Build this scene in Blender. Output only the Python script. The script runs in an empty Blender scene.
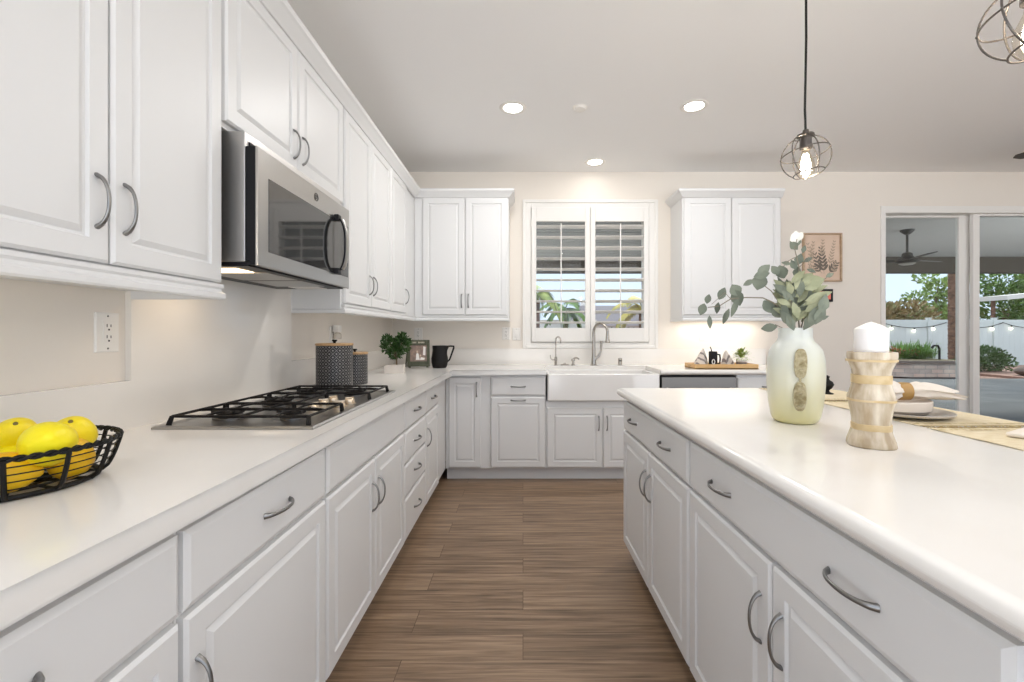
import bpy, bmesh, math, random
from math import pi, sin, cos, radians, sqrt
from mathutils import Vector, Matrix

random.seed(7)
SC = bpy.context.scene
COL = SC.collection

# ------------------------------------------------------------------ camera
cam_d = bpy.data.cameras.new('camera')
cam_d.sensor_fit = 'HORIZONTAL'
cam_d.sensor_width = 36.0
cam_d.lens = 450.0 / 1024 * 36.0
cam_d.shift_x = -11.0 / 1024
cam_d.shift_y = -8.0 / 1024
cam_d.clip_start = 0.02
cam_d.clip_end = 300
cam = bpy.data.objects.new('camera', cam_d)
cam.location = (0, 0, 1.215)
cam.rotation_euler = (pi / 2, 0, 0)
COL.objects.link(cam)
SC.camera = cam

# ------------------------------------------------------------------ exposure
SC.view_settings.view_transform = 'Standard'
SC.view_settings.look = 'None'
SC.view_settings.gamma = 1.0
SC.view_settings.use_curve_mapping = False
SC.view_settings.exposure = 0.95
SC.cycles.use_denoising = True
SC.cycles.max_bounces = 10
SC.cycles.diffuse_bounces = 6
SC.cycles.glossy_bounces = 4
SC.cycles.transparent_max_bounces = 16
SC.cycles.sample_clamp_indirect = 6.0
SC.cycles.caustics_reflective = False
SC.cycles.caustics_refractive = False

# ------------------------------------------------------------------ sky: bright thin overcast, brightest overhead
W = bpy.data.worlds.new('sky')
SC.world = W
W.use_nodes = True
nt = W.node_tree
nt.nodes.clear()
wo = nt.nodes.new('ShaderNodeOutputWorld')
bg = nt.nodes.new('ShaderNodeBackground')
tc = nt.nodes.new('ShaderNodeTexCoord')
sep = nt.nodes.new('ShaderNodeSeparateXYZ')
mr = nt.nodes.new('ShaderNodeMapRange')
mr.inputs['From Min'].default_value = -1
mr.inputs['From Max'].default_value = 1
rmp = nt.nodes.new('ShaderNodeValToRGB')
rmp.color_ramp.elements[0].color = (2.1, 2.16, 2.24, 1)      # added glow below the horizon, lights the ceiling from underneath
rmp.color_ramp.elements[1].color = (0.92, 0.96, 1.0, 1)
for pos, c in ((0.46, (2.1, 2.16, 2.24)), (0.495, (0.56, 0.64, 0.75)), (0.60, (0.50, 0.60, 0.76))):
    e = rmp.color_ramp.elements.new(pos)
    e.color = (*c, 1)
cl = nt.nodes.new('ShaderNodeTexNoise')
cl.inputs['Scale'].default_value = 2.2
cl.inputs['Detail'].default_value = 6
clr = nt.nodes.new('ShaderNodeMapRange')
clr.inputs['From Min'].default_value = 0.35
clr.inputs['From Max'].default_value = 0.70
clr.inputs['To Min'].default_value = 0.95
clr.inputs['To Max'].default_value = 1.12
# overcast: twice as bright at the zenith
zen = nt.nodes.new('ShaderNodeMapRange')
zen.inputs['From Min'].default_value = 0.25
zen.inputs['From Max'].default_value = 1.0
zen.inputs['To Min'].default_value = 1.0
zen.inputs['To Max'].default_value = 1.4
mul = nt.nodes.new('ShaderNodeMath')
mul.operation = 'MULTIPLY'
mul2 = nt.nodes.new('ShaderNodeMath')
mul2.operation = 'MULTIPLY'
SKY_STRENGTH = 0.95
mul2.inputs[1].default_value = SKY_STRENGTH
nt.links.new(tc.outputs['Generated'], sep.inputs[0])
nt.links.new(sep.outputs['Z'], mr.inputs['Value'])
nt.links.new(mr.outputs[0], rmp.inputs[0])
nt.links.new(sep.outputs['Z'], zen.inputs['Value'])
nt.links.new(tc.outputs['Generated'], cl.inputs['Vector'])
nt.links.new(cl.outputs['Fac'], clr.inputs['Value'])
nt.links.new(zen.outputs[0], mul.inputs[0])
nt.links.new(clr.outputs[0], mul.inputs[1])
nt.links.new(mul.outputs[0], mul2.inputs[0])
nt.links.new(rmp.outputs[0], bg.inputs[0])
nt.links.new(mul2.outputs[0], bg.inputs[1])
nt.links.new(bg.outputs[0], wo.inputs[0])

# ------------------------------------------------------------------ sun
sun_d = bpy.data.lights.new('sun', 'SUN')
sun_d.energy = 1.6
sun_d.angle = radians(12)
sun_d.color = (1.0, 0.95, 0.88)
sun = bpy.data.objects.new('sun', sun_d)
sun.rotation_euler = (radians(-38), radians(28), 0)
sun.location = (10, 14, 20)
COL.objects.link(sun)

# ------------------------------------------------------------------ materials
MATS = {}


def mat(name, col, rough=0.5, metal=0.0, spec=0.5, coat=0.0, bump=0.0, bscale=60.0,
        var=0.0, vscale=6.0, col2=None, emit=None, estr=0.0, sheen=0.0, sss=0.0, aniso=None):
    if name in MATS:
        return MATS[name]
    m = bpy.data.materials.new(name)
    m.use_nodes = True
    t = m.node_tree
    b = t.nodes['Principled BSDF']
    b.inputs['Base Color'].default_value = (*col, 1)
    b.inputs['Roughness'].default_value = rough
    b.inputs['Metallic'].default_value = metal
    b.inputs['Specular IOR Level'].default_value = spec
    b.inputs['Coat Weight'].default_value = coat
    b.inputs['Coat Roughness'].default_value = 0.06
    if sss:
        b.inputs['Subsurface Weight'].default_value = sss
        b.inputs['Subsurface Radius'].default_value = (0.02, 0.02, 0.015)
        b.inputs['Subsurface Scale'].default_value = 0.5
    if emit:
        b.inputs['Emission Color'].default_value = (*emit, 1)
        b.inputs['Emission Strength'].default_value = estr
    if var or col2 or bump:
        c = t.nodes.new('ShaderNodeTexCoord')
        mp = t.nodes.new('ShaderNodeMapping')
        if aniso:
            mp.inputs['Scale'].default_value = aniso
        t.links.new(c.outputs['Object'], mp.inputs[0])
        if var or col2:
            n = t.nodes.new('ShaderNodeTexNoise')
            n.inputs['Scale'].default_value = vscale
            n.inputs['Detail'].default_value = 5
            t.links.new(mp.outputs[0], n.inputs['Vector'])
            r = t.nodes.new('ShaderNodeValToRGB')
            r.color_ramp.elements[0].position = 0.36
            r.color_ramp.elements[1].position = 0.64
            c2 = col2 if col2 else tuple(max(0, x * (1 - var)) for x in col)
            r.color_ramp.elements[0].color = (*c2, 1)
            r.color_ramp.elements[1].color = (*col, 1)
            t.links.new(n.outputs['Fac'], r.inputs[0])
            t.links.new(r.outputs[0], b.inputs['Base Color'])
        if bump:
            n2 = t.nodes.new('ShaderNodeTexNoise')
            n2.inputs['Scale'].default_value = bscale
            n2.inputs['Detail'].default_value = 4
            t.links.new(mp.outputs[0], n2.inputs['Vector'])
            bp = t.nodes.new('ShaderNodeBump')
            bp.inputs['Strength'].default_value = bump
            bp.inputs['Distance'].default_value = 0.004
            t.links.new(n2.outputs['Fac'], bp.inputs['Height'])
            t.links.new(bp.outputs[0], b.inputs['Normal'])
    MATS[name] = m
    return m


def glass_mat(name, tint=(0.96, 0.98, 0.98), refl=0.08):
    m = bpy.data.materials.new(name)
    m.use_nodes = True
    t = m.node_tree
    t.nodes.clear()
    o = t.nodes.new('ShaderNodeOutputMaterial')
    tr = t.nodes.new('ShaderNodeBsdfTransparent')
    tr.inputs[0].default_value = (*tint, 1)
    gl = t.nodes.new('ShaderNodeBsdfGlossy')
    gl.inputs['Roughness'].default_value = 0.01
    fr = t.nodes.new('ShaderNodeLayerWeight')
    pw = t.nodes.new('ShaderNodeMath')
    pw.operation = 'POWER'
    pw.inputs[1].default_value = 5.0
    t.links.new(fr.outputs['Facing'], pw.inputs[0])
    ml = t.nodes.new('ShaderNodeMath')
    ml.operation = 'MULTIPLY_ADD'
    ml.inputs[1].default_value = 0.5
    ml.inputs[2].default_value = refl * 0.5
    mxs = t.nodes.new('ShaderNodeMixShader')
    t.links.new(pw.outputs[0], ml.inputs[0])
    t.links.new(ml.outputs[0], mxs.inputs[0])
    t.links.new(tr.outputs[0], mxs.inputs[1])
    t.links.new(gl.outputs[0], mxs.inputs[2])
    t.links.new(mxs.outputs[0], o.inputs[0])
    MATS[name] = m
    return m


M_CAB = mat('white_lacquer', (0.715, 0.714, 0.71), 0.40, spec=0.4)
M_WALL = mat('beige_paint', (0.79, 0.735, 0.665), 0.75, spec=0.25, bump=0.06, bscale=220)
M_CEIL = mat('ceiling_paint', (0.87, 0.865, 0.86), 0.85, spec=0.2, bump=0.05, bscale=200)
M_TRIM = mat('trim_paint', (0.80, 0.78, 0.745), 0.4, spec=0.4)
M_COUNTER = mat('white_quartz', (0.82, 0.80, 0.77), 0.16, spec=0.5, col2=(0.795, 0.77, 0.735), vscale=3.5)
M_SPLASH = mat('glossy_splash', (0.82, 0.785, 0.735), 0.10, spec=0.5, col2=(0.80, 0.765, 0.715), vscale=2.5)
M_NICKEL = mat('satin_nickel', (0.27, 0.267, 0.263), 0.32, metal=1.0)
M_FAUCET = mat('brushed_nickel', (0.46, 0.43, 0.39), 0.27, metal=1.0)
M_STEEL = mat('stainless_steel', (0.42, 0.41, 0.395), 0.28, metal=1.0, bump=0.05, bscale=30, aniso=(1, 1, 60))
M_STEEL_S = mat('steel_side_lightened', (0.58, 0.565, 0.55), 0.42, metal=1.0)  # body steel lightened, a bright reflection put into the colour
M_STEEL_D = mat('dark_stainless', (0.17, 0.16, 0.15), 0.30, metal=1.0)
M_BLACK = mat('black_metal', (0.009, 0.0085, 0.008), 0.5, spec=0.22)
M_IRON = mat('cast_iron', (0.013, 0.011, 0.010), 0.6, spec=0.22, bump=0.2, bscale=300)
M_BRONZE = mat('dark_bronze_wire', (0.10, 0.088, 0.08), 0.35, metal=0.8)
M_BGLASS = mat('black_glass', (0.022, 0.022, 0.023), 0.04, spec=0.5, coat=0.25)
M_BPLASTIC = mat('black_plastic', (0.008, 0.008, 0.010), 0.4, spec=0.25)
M_PORC = mat('white_porcelain', (0.80, 0.785, 0.765), 0.12, spec=0.5, coat=0.4)
M_PLASTIC = mat('white_plastic', (0.80, 0.775, 0.735), 0.35)
M_SLOT = mat('outlet_slot', (0.05, 0.045, 0.04), 0.6)
M_BRASS = mat('knob_metal', (0.62, 0.52, 0.40), 0.30, metal=1.0)
M_LEMON = mat('lemon_skin', (0.93, 0.80, 0.012), 0.38, spec=0.4, col2=(0.90, 0.68, 0.010), vscale=7, bump=0.25, bscale=160)
M_LEMON_G = mat('golden_lemon_skin', (0.90, 0.56, 0.010), 0.38, spec=0.4, col2=(0.86, 0.47, 0.008), vscale=7, bump=0.25, bscale=160)
M_STEMEND = mat('lemon_stem', (0.16, 0.12, 0.03), 0.8)
M_WOOD_LID = mat('bamboo_wood', (0.55, 0.35, 0.17), 0.45, col2=(0.43, 0.26, 0.12), vscale=5, aniso=(1, 14, 14))
M_WOOD_TRAY = mat('tray_wood', (0.72, 0.46, 0.19), 0.4, col2=(0.60, 0.35, 0.13), vscale=4, aniso=(1, 12, 12))
M_WOOD_FR = mat('frame_wood', (0.50, 0.36, 0.24), 0.5, col2=(0.40, 0.28, 0.18), vscale=8, aniso=(1, 6, 6))
M_WHITEWOOD = mat('whitewashed_wood', (0.74, 0.69, 0.63), 0.6, col2=(0.66, 0.60, 0.54), vscale=9)
M_SOIL = mat('soil_moss', (0.16, 0.13, 0.06), 0.9)
M_LEAF = mat('green_leaf', (0.060, 0.135, 0.030), 0.5, col2=(0.030, 0.075, 0.018), vscale=30)
M_LEAF_Y = mat('lime_leaf', (0.40, 0.48, 0.12), 0.5, col2=(0.20, 0.30, 0.06), vscale=40)
M_STEM = mat('brown_stem', (0.17, 0.12, 0.07), 0.7)
M_EUC = mat('eucalyptus_leaf', (0.21, 0.235, 0.18), 0.55, col2=(0.11, 0.13, 0.10), vscale=14, spec=0.3)
M_EUC2 = mat('pale_leaf', (0.36, 0.375, 0.24), 0.5, col2=(0.19, 0.21, 0.11), vscale=12, spec=0.3)
M_PETAL = mat('white_petal', (0.78, 0.77, 0.70), 0.6)
M_GREENFRAME = mat('green_paint_wood', (0.075, 0.080, 0.042), 0.55, col2=(0.045, 0.05, 0.026), vscale=20)
M_PITCH = mat('matte_black_ceramic', (0.012, 0.0115, 0.011), 0.5, spec=0.2)
M_WAX = mat('white_wax', (0.86, 0.84, 0.83), 0.5, sss=0.25)
M_NAPKIN = mat('cream_linen', (0.78, 0.71, 0.63), 0.9, bump=0.3, bscale=400)
M_RING = mat('wooden_ring', (0.42, 0.24, 0.07), 0.4)
M_PLATE = mat('grey_stoneware', (0.50, 0.455, 0.40), 0.35, bump=0.05, bscale=120)
M_PLATE_D = mat('taupe_glaze', (0.24, 0.205, 0.175), 0.4)
M_BOWL = mat('cream_stoneware', (0.68, 0.61, 0.54), 0.35)
M_MAT = mat('straw_placemat', (0.78, 0.69, 0.51), 0.9, col2=(0.69, 0.58, 0.38), vscale=25, bump=0.5, bscale=250, aniso=(1, 5, 1))
M_FRINGE = mat('fringe_thread', (0.45, 0.36, 0.18), 0.9, col2=(0.25, 0.18, 0.08), vscale=40)
M_GOLD = mat('gold_leaf_thread', (0.50, 0.40, 0.16), 0.6)
M_EMIT_CAN = mat('can_lens', (0.9, 0.9, 0.88), 0.4, emit=(1.0, 0.95, 0.88), estr=9.0)
M_EMIT_BULB = mat('bulb_glow', (1, 0.95, 0.85), 0.3, emit=(1.0, 0.88, 0.70), estr=5.0)
M_EMIT_WARM = mat('cooktop_lamp_lens', (1, 0.9, 0.75), 0.3, emit=(1.0, 0.74, 0.44), estr=3.0)
M_EMIT_LED = mat('led_strip', (1, 0.97, 0.9), 0.3, emit=(1.0, 0.93, 0.82), estr=4.0)
M_GLASS = glass_mat('window_glass')
M_GLASSD = glass_mat('door_glass', (0.93, 0.96, 0.96), 0.05)
M_BULBGLASS = glass_mat('bulb_glass', (0.95, 0.92, 0.86), 0.08)
# outdoors
M_FENCE = mat('vinyl_fence', (0.63, 0.67, 0.65), 0.6)
M_PATCEIL = mat('patio_ceiling_paint', (0.68, 0.655, 0.62), 0.8)
M_BEAM = mat('patio_beam', (0.070, 0.056, 0.042), 0.8)
M_TREE = mat('tree_leaf', (0.17, 0.28, 0.055), 0.6, col2=(0.07, 0.14, 0.03), vscale=3)
M_TREE_L = mat('light_tree_leaf', (0.34, 0.44, 0.13), 0.6, col2=(0.15, 0.24, 0.06), vscale=3)
M_TREE_D = mat('dark_conifer_leaf', (0.05, 0.09, 0.045), 0.7, col2=(0.03, 0.05, 0.03), vscale=3)
M_TREE_R = mat('rusty_leaf', (0.32, 0.20, 0.09), 0.7, col2=(0.16, 0.17, 0.06), vscale=2.5)
M_BARK = mat('palm_bark', (0.22, 0.12, 0.075), 0.9, col2=(0.10, 0.055, 0.035), vscale=9, bump=0.8, bscale=25)
M_PALM = mat('palm_frond', (0.40, 0.45, 0.12), 0.6, col2=(0.17, 0.24, 0.05), vscale=3)
M_PALM_Y = mat('dry_palm_frond', (0.56, 0.45, 0.09), 0.6, col2=(0.34, 0.31, 0.06), vscale=3)
M_GRAVEL = mat('red_gravel', (0.34, 0.20, 0.15), 0.9, col2=(0.20, 0.11, 0.08), vscale=20, bump=0.8, bscale=20)
M_ROOF = mat('grey_roof', (0.38, 0.36, 0.37), 0.8)
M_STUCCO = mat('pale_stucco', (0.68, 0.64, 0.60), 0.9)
M_FANDARK = mat('fan_bronze', (0.05, 0.045, 0.04), 0.5)
M_FANBLADE = mat('fan_blade', (0.09, 0.08, 0.07), 0.5)
M_CAPSTONE = mat('planter_cap', (0.17, 0.13, 0.11), 0.8)


def M_of(name):
    return MATS[name]


def wood_floor():
    m = bpy.data.materials.new('plank_floor')
    m.use_nodes = True
    t = m.node_tree
    b = t.nodes['Principled BSDF']
    b.inputs['Roughness'].default_value = 0.34
    b.inputs['Specular IOR Level'].default_value = 0.4
    c = t.nodes.new('ShaderNodeTexCoord')
    br = t.nodes.new('ShaderNodeTexBrick')
    br.offset = 0.37
    br.offset_frequency = 2
    br.squash = 1.0
    br.inputs['Color1'].default_value = (0.0, 0, 0, 1)
    br.inputs['Color2'].default_value = (1, 1, 1, 1)
    br.inputs['Mortar'].default_value = (0.0, 0.0, 0.0, 1)
    br.inputs['Scale'].default_value = 1.0
    br.inputs['Brick Width'].default_value = 1.22
    br.inputs['Row Height'].default_value = 0.152
    br.inputs['Mortar Size'].default_value = 0.0012
    br.inputs['Mortar Smooth'].default_value = 0.1
    t.links.new(c.outputs['Object'], br.inputs['Vector'])
    # grain: noise stretched along the plank, shifted per plank
    sepc = t.nodes.new('ShaderNodeSeparateXYZ')
    t.links.new(c.outputs['Object'], sepc.inputs[0])
    comb = t.nodes.new('ShaderNodeCombineXYZ')
    mulb = t.nodes.new('ShaderNodeMath')
    mulb.operation = 'MULTIPLY_ADD'
    mulb.inputs[1].default_value = 9.0
    t.links.new(br.outputs['Color'], mulb.inputs[0])
    t.links.new(sepc.outputs['X'], mulb.inputs[2])
    t.links.new(mulb.outputs[0], comb.inputs[0])
    t.links.new(sepc.outputs['Y'], comb.inputs[1])
    mp = t.nodes.new('ShaderNodeMapping')
    mp.inputs['Scale'].default_value = (1.3, 26, 1)
    t.links.new(comb.outputs[0], mp.inputs[0])
    n = t.nodes.new('ShaderNodeTexNoise')
    n.inputs['Scale'].default_value = 1.6
    n.inputs['Detail'].default_value = 8
    n.inputs['Roughness'].default_value = 0.62
    n.inputs['Distortion'].default_value = 0.5
    t.links.new(mp.outputs[0], n.inputs['Vector'])
    mp2 = t.nodes.new('ShaderNodeMapping')
    mp2.inputs['Scale'].default_value = (3.0, 120, 1)
    t.links.new(comb.outputs[0], mp2.inputs[0])
    n2 = t.nodes.new('ShaderNodeTexNoise')
    n2.inputs['Scale'].default_value = 1.5
    n2.inputs['Detail'].default_value = 4
    t.links.new(mp2.outputs[0], n2.inputs['Vector'])
    mixn = t.nodes.new('ShaderNodeMath')
    mixn.operation = 'MULTIPLY_ADD'
    mixn.inputs[1].default_value = 0.35
    t.links.new(n2.outputs['Fac'], mixn.inputs[0])
    addp = t.nodes.new('ShaderNodeMath')
    addp.operation = 'MULTIPLY_ADD'
    addp.inputs[1].default_value = 0.10
    t.links.new(br.outputs['Color'], addp.inputs[0])
    t.links.new(n.outputs['Fac'], addp.inputs[2])
    t.links.new(addp.outputs[0], mixn.inputs[2])
    r = t.nodes.new('ShaderNodeValToRGB')
    e = r.color_ramp.elements
    e[0].position = 0.45
    e[0].color = (0.075, 0.047, 0.028, 1)
    e[1].position = 0.98
    e[1].color = (0.39, 0.272, 0.178, 1)
    k = r.color_ramp.elements.new(0.70)
    k.color = (0.228, 0.150, 0.094, 1)
    t.links.new(mixn.outputs[0], r.inputs[0])
    dk = t.nodes.new('ShaderNodeMixRGB')
    dk.blend_type = 'MULTIPLY'
    dk.inputs[2].default_value = (0.35, 0.3, 0.27, 1)
    t.links.new(br.outputs['Fac'], dk.inputs[0])
    t.links.new(r.outputs[0], dk.inputs[1])
    t.links.new(dk.outputs[0], b.inputs['Base Color'])
    bp = t.nodes.new('ShaderNodeBump')
    bp.inputs['Strength'].default_value = 0.12
    bp.inputs['Distance'].default_value = 0.002
    t.links.new(mixn.outputs[0], bp.inputs['Height'])
    t.links.new(bp.outputs[0], b.inputs['Normal'])
    MATS['plank_floor'] = m
    return m


M_FLOOR = wood_floor()


def brick_mat(name, c1, c2, mortar, w, h, ms=0.01, rough=0.9, axes='XZ', var=True):
    m = bpy.data.materials.new(name)
    m.use_nodes = True
    t = m.node_tree
    b = t.nodes['Principled BSDF']
    b.inputs['Roughness'].default_value = rough
    c = t.nodes.new('ShaderNodeTexCoord')
    s = t.nodes.new('ShaderNodeSeparateXYZ')
    t.links.new(c.outputs['Object'], s.inputs[0])
    cb = t.nodes.new('ShaderNodeCombineXYZ')
    t.links.new(s.outputs[axes[0]], cb.inputs[0])
    t.links.new(s.outputs[axes[1]], cb.inputs[1])
    br = t.nodes.new('ShaderNodeTexBrick')
    br.inputs['Color1'].default_value = (*c1, 1)
    br.inputs['Color2'].default_value = (*c2, 1)
    br.inputs['Mortar'].default_value = (*mortar, 1)
    br.inputs['Scale'].default_value = 1
    br.inputs['Brick Width'].default_value = w
    br.inputs['Row Height'].default_value = h
    br.inputs['Mortar Size'].default_value = ms
    t.links.new(cb.outputs[0], br.inputs['Vector'])
    n = t.nodes.new('ShaderNodeTexNoise')
    n.inputs['Scale'].default_value = 2.0
    n.inputs['Detail'].default_value = 5
    t.links.new(c.outputs['Object'], n.inputs['Vector'])
    mm = t.nodes.new('ShaderNodeMixRGB')
    mm.blend_type = 'OVERLAY'
    mm.inputs[0].default_value = 0.7
    t.links.new(br.outputs['Color'], mm.inputs[1])
    t.links.new(n.outputs['Fac'], mm.inputs[2])
    t.links.new(mm.outputs[0], b.inputs['Base Color'])
    MATS[name] = m
    return m


M_BRICK = brick_mat('planter_brick', (0.66, 0.50, 0.41), (0.52, 0.43, 0.38), (0.40, 0.36, 0.33), 0.34, 0.12, 0.012)
M_PAVER = brick_mat('slate_paver', (0.030, 0.035, 0.039), (0.075, 0.080, 0.083), (0.016, 0.018, 0.019), 1.1, 0.55, 0.012, rough=0.75, axes='XY')


def vase_mat():
    m = bpy.data.materials.new('frosted_ombre_glass')
    m.use_nodes = True
    t = m.node_tree
    b = t.nodes['Principled BSDF']
    c = t.nodes.new('ShaderNodeTexCoord')
    s = t.nodes.new('ShaderNodeSeparateXYZ')
    t.links.new(c.outputs['Object'], s.inputs[0])
    n = t.nodes.new('ShaderNodeTexNoise')
    n.inputs['Scale'].default_value = 7
    t.links.new(c.outputs['Object'], n.inputs['Vector'])
    a = t.nodes.new('ShaderNodeMath')
    a.operation = 'MULTIPLY_ADD'
    a.inputs[1].default_value = 0.10
    t.links.new(n.outputs['Fac'], a.inputs[0])
    t.links.new(s.outputs['Z'], a.inputs[2])
    r = t.nodes.new('ShaderNodeValToRGB')
    e = r.color_ramp.elements
    e[0].position = 0.06
    e[0].color = (0.74, 0.69, 0.35, 1)
    e[1].position = 0.32
    e[1].color = (0.74, 0.765, 0.71, 1)
    k = e.new(0.17)
    k.color = (0.76, 0.745, 0.57, 1)
    t.links.new(a.outputs[0], r.inputs[0])
    t.links.new(r.outputs[0], b.inputs['Base Color'])
    b.inputs['Roughness'].default_value = 0.28
    b.inputs['Transmission Weight'].default_value = 0.12
    b.inputs['Subsurface Weight'].default_value = 0.2
    b.inputs['Subsurface Radius'].default_value = (0.03, 0.03, 0.02)
    b.inputs['Coat Weight'].default_value = 0.3
    MATS['frosted_ombre_glass'] = m
    return m


M_VASE = vase_mat()
M_MEDAL = mat('carved_tag', (0.29, 0.235, 0.11), 0.6, col2=(0.55, 0.49, 0.32), vscale=60, bump=1.0, bscale=120)
M_HOLDER = mat('mottled_resin', (0.76, 0.68, 0.55), 0.22, col2=(0.42, 0.32, 0.20), vscale=26, aniso=(1, 1, 0.18), bump=0.35, bscale=40)
M_HOLDBAND = mat('amber_band', (0.64, 0.50, 0.29), 0.45, col2=(0.54, 0.39, 0.19), vscale=30)


def canister_mat():
    m = bpy.data.materials.new('diamond_pattern_tin')
    m.use_nodes = True
    t = m.node_tree
    b = t.nodes['Principled BSDF']
    b.inputs['Roughness'].default_value = 0.45
    c = t.nodes.new('ShaderNodeTexCoord')
    s = t.nodes.new('ShaderNodeSeparateXYZ')
    t.links.new(c.outputs['Object'], s.inputs[0])
    at = t.nodes.new('ShaderNodeMath')
    at.operation = 'ARCTAN2'
    t.links.new(s.outputs['Y'], at.inputs[0])
    t.links.new(s.outputs['X'], at.inputs[1])

    def mth(op, x, y=None):
        n = t.nodes.new('ShaderNodeMath')
        n.operation = op
        for i, v in enumerate((x, y)):
            if v is None:
                continue
            if isinstance(v, (int, float)):
                n.inputs[i].default_value = v
            else:
                t.links.new(v, n.inputs[i])
        return n.outputs[0]
    u = mth('MULTIPLY', at.outputs[0], 34 / (2 * pi))
    v = mth('MULTIPLY', s.outputs['Z'], 58.0)
    p = mth('FRACT', mth('MULTIPLY', mth('ADD', u, v), 0.5))
    q = mth('FRACT', mth('MULTIPLY', mth('SUBTRACT', u, v), 0.5))
    pa = mth('ABSOLUTE', mth('SUBTRACT', p, 0.5))
    qa = mth('ABSOLUTE', mth('SUBTRACT', q, 0.5))
    mxx = mth('MAXIMUM', pa, qa)
    line = mth('GREATER_THAN', mxx, 0.47)
    dot = mth('LESS_THAN', mxx, 0.14)
    f = mth('MAXIMUM', line, dot)
    mx_ = t.nodes.new('ShaderNodeMixRGB')
    mx_.inputs[1].default_value = (0.014, 0.013, 0.014, 1)
    mx_.inputs[2].default_value = (0.27, 0.26, 0.25, 1)
    t.links.new(f, mx_.inputs[0])
    t.links.new(mx_.outputs[0], b.inputs['Base Color'])
    MATS['diamond_pattern_tin'] = m
    return m


M_CANISTER = canister_mat()


def stripe_mat():
    m = bpy.data.materials.new('striped_cloth')
    m.use_nodes = True
    t = m.node_tree
    b = t.nodes['Principled BSDF']
    b.inputs['Roughness'].default_value = 0.9
    c = t.nodes.new('ShaderNodeTexCoord')
    w = t.nodes.new('ShaderNodeTexWave')
    w.inputs['Scale'].default_value = 9
    w.bands_direction = 'DIAGONAL'
    t.links.new(c.outputs['Object'], w.inputs['Vector'])
    r = t.nodes.new('ShaderNodeValToRGB')
    r.color_ramp.elements[0].position = 0.72
    r.color_ramp.elements[0].color = (0.66, 0.60, 0.54, 1)
    r.color_ramp.elements[1].position = 0.8
    r.color_ramp.elements[1].color = (0.24, 0.21, 0.20, 1)
    t.links.new(w.outputs['Fac'], r.inputs[0])
    t.links.new(r.outputs[0], b.inputs['Base Color'])
    MATS['striped_cloth'] = m
    return m


M_STRIPE = stripe_mat()
M_PAPER = mat('pink_paper', (0.70, 0.545, 0.43), 0.8, col2=(0.66, 0.50, 0.385), vscale=8)
M_INK1 = mat('dark_botanical_ink', (0.16, 0.135, 0.11), 0.8)
M_INK2 = mat('faded_botanical_ink', (0.42, 0.33, 0.25), 0.8)

# ------------------------------------------------------------------ mesh helper


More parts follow.
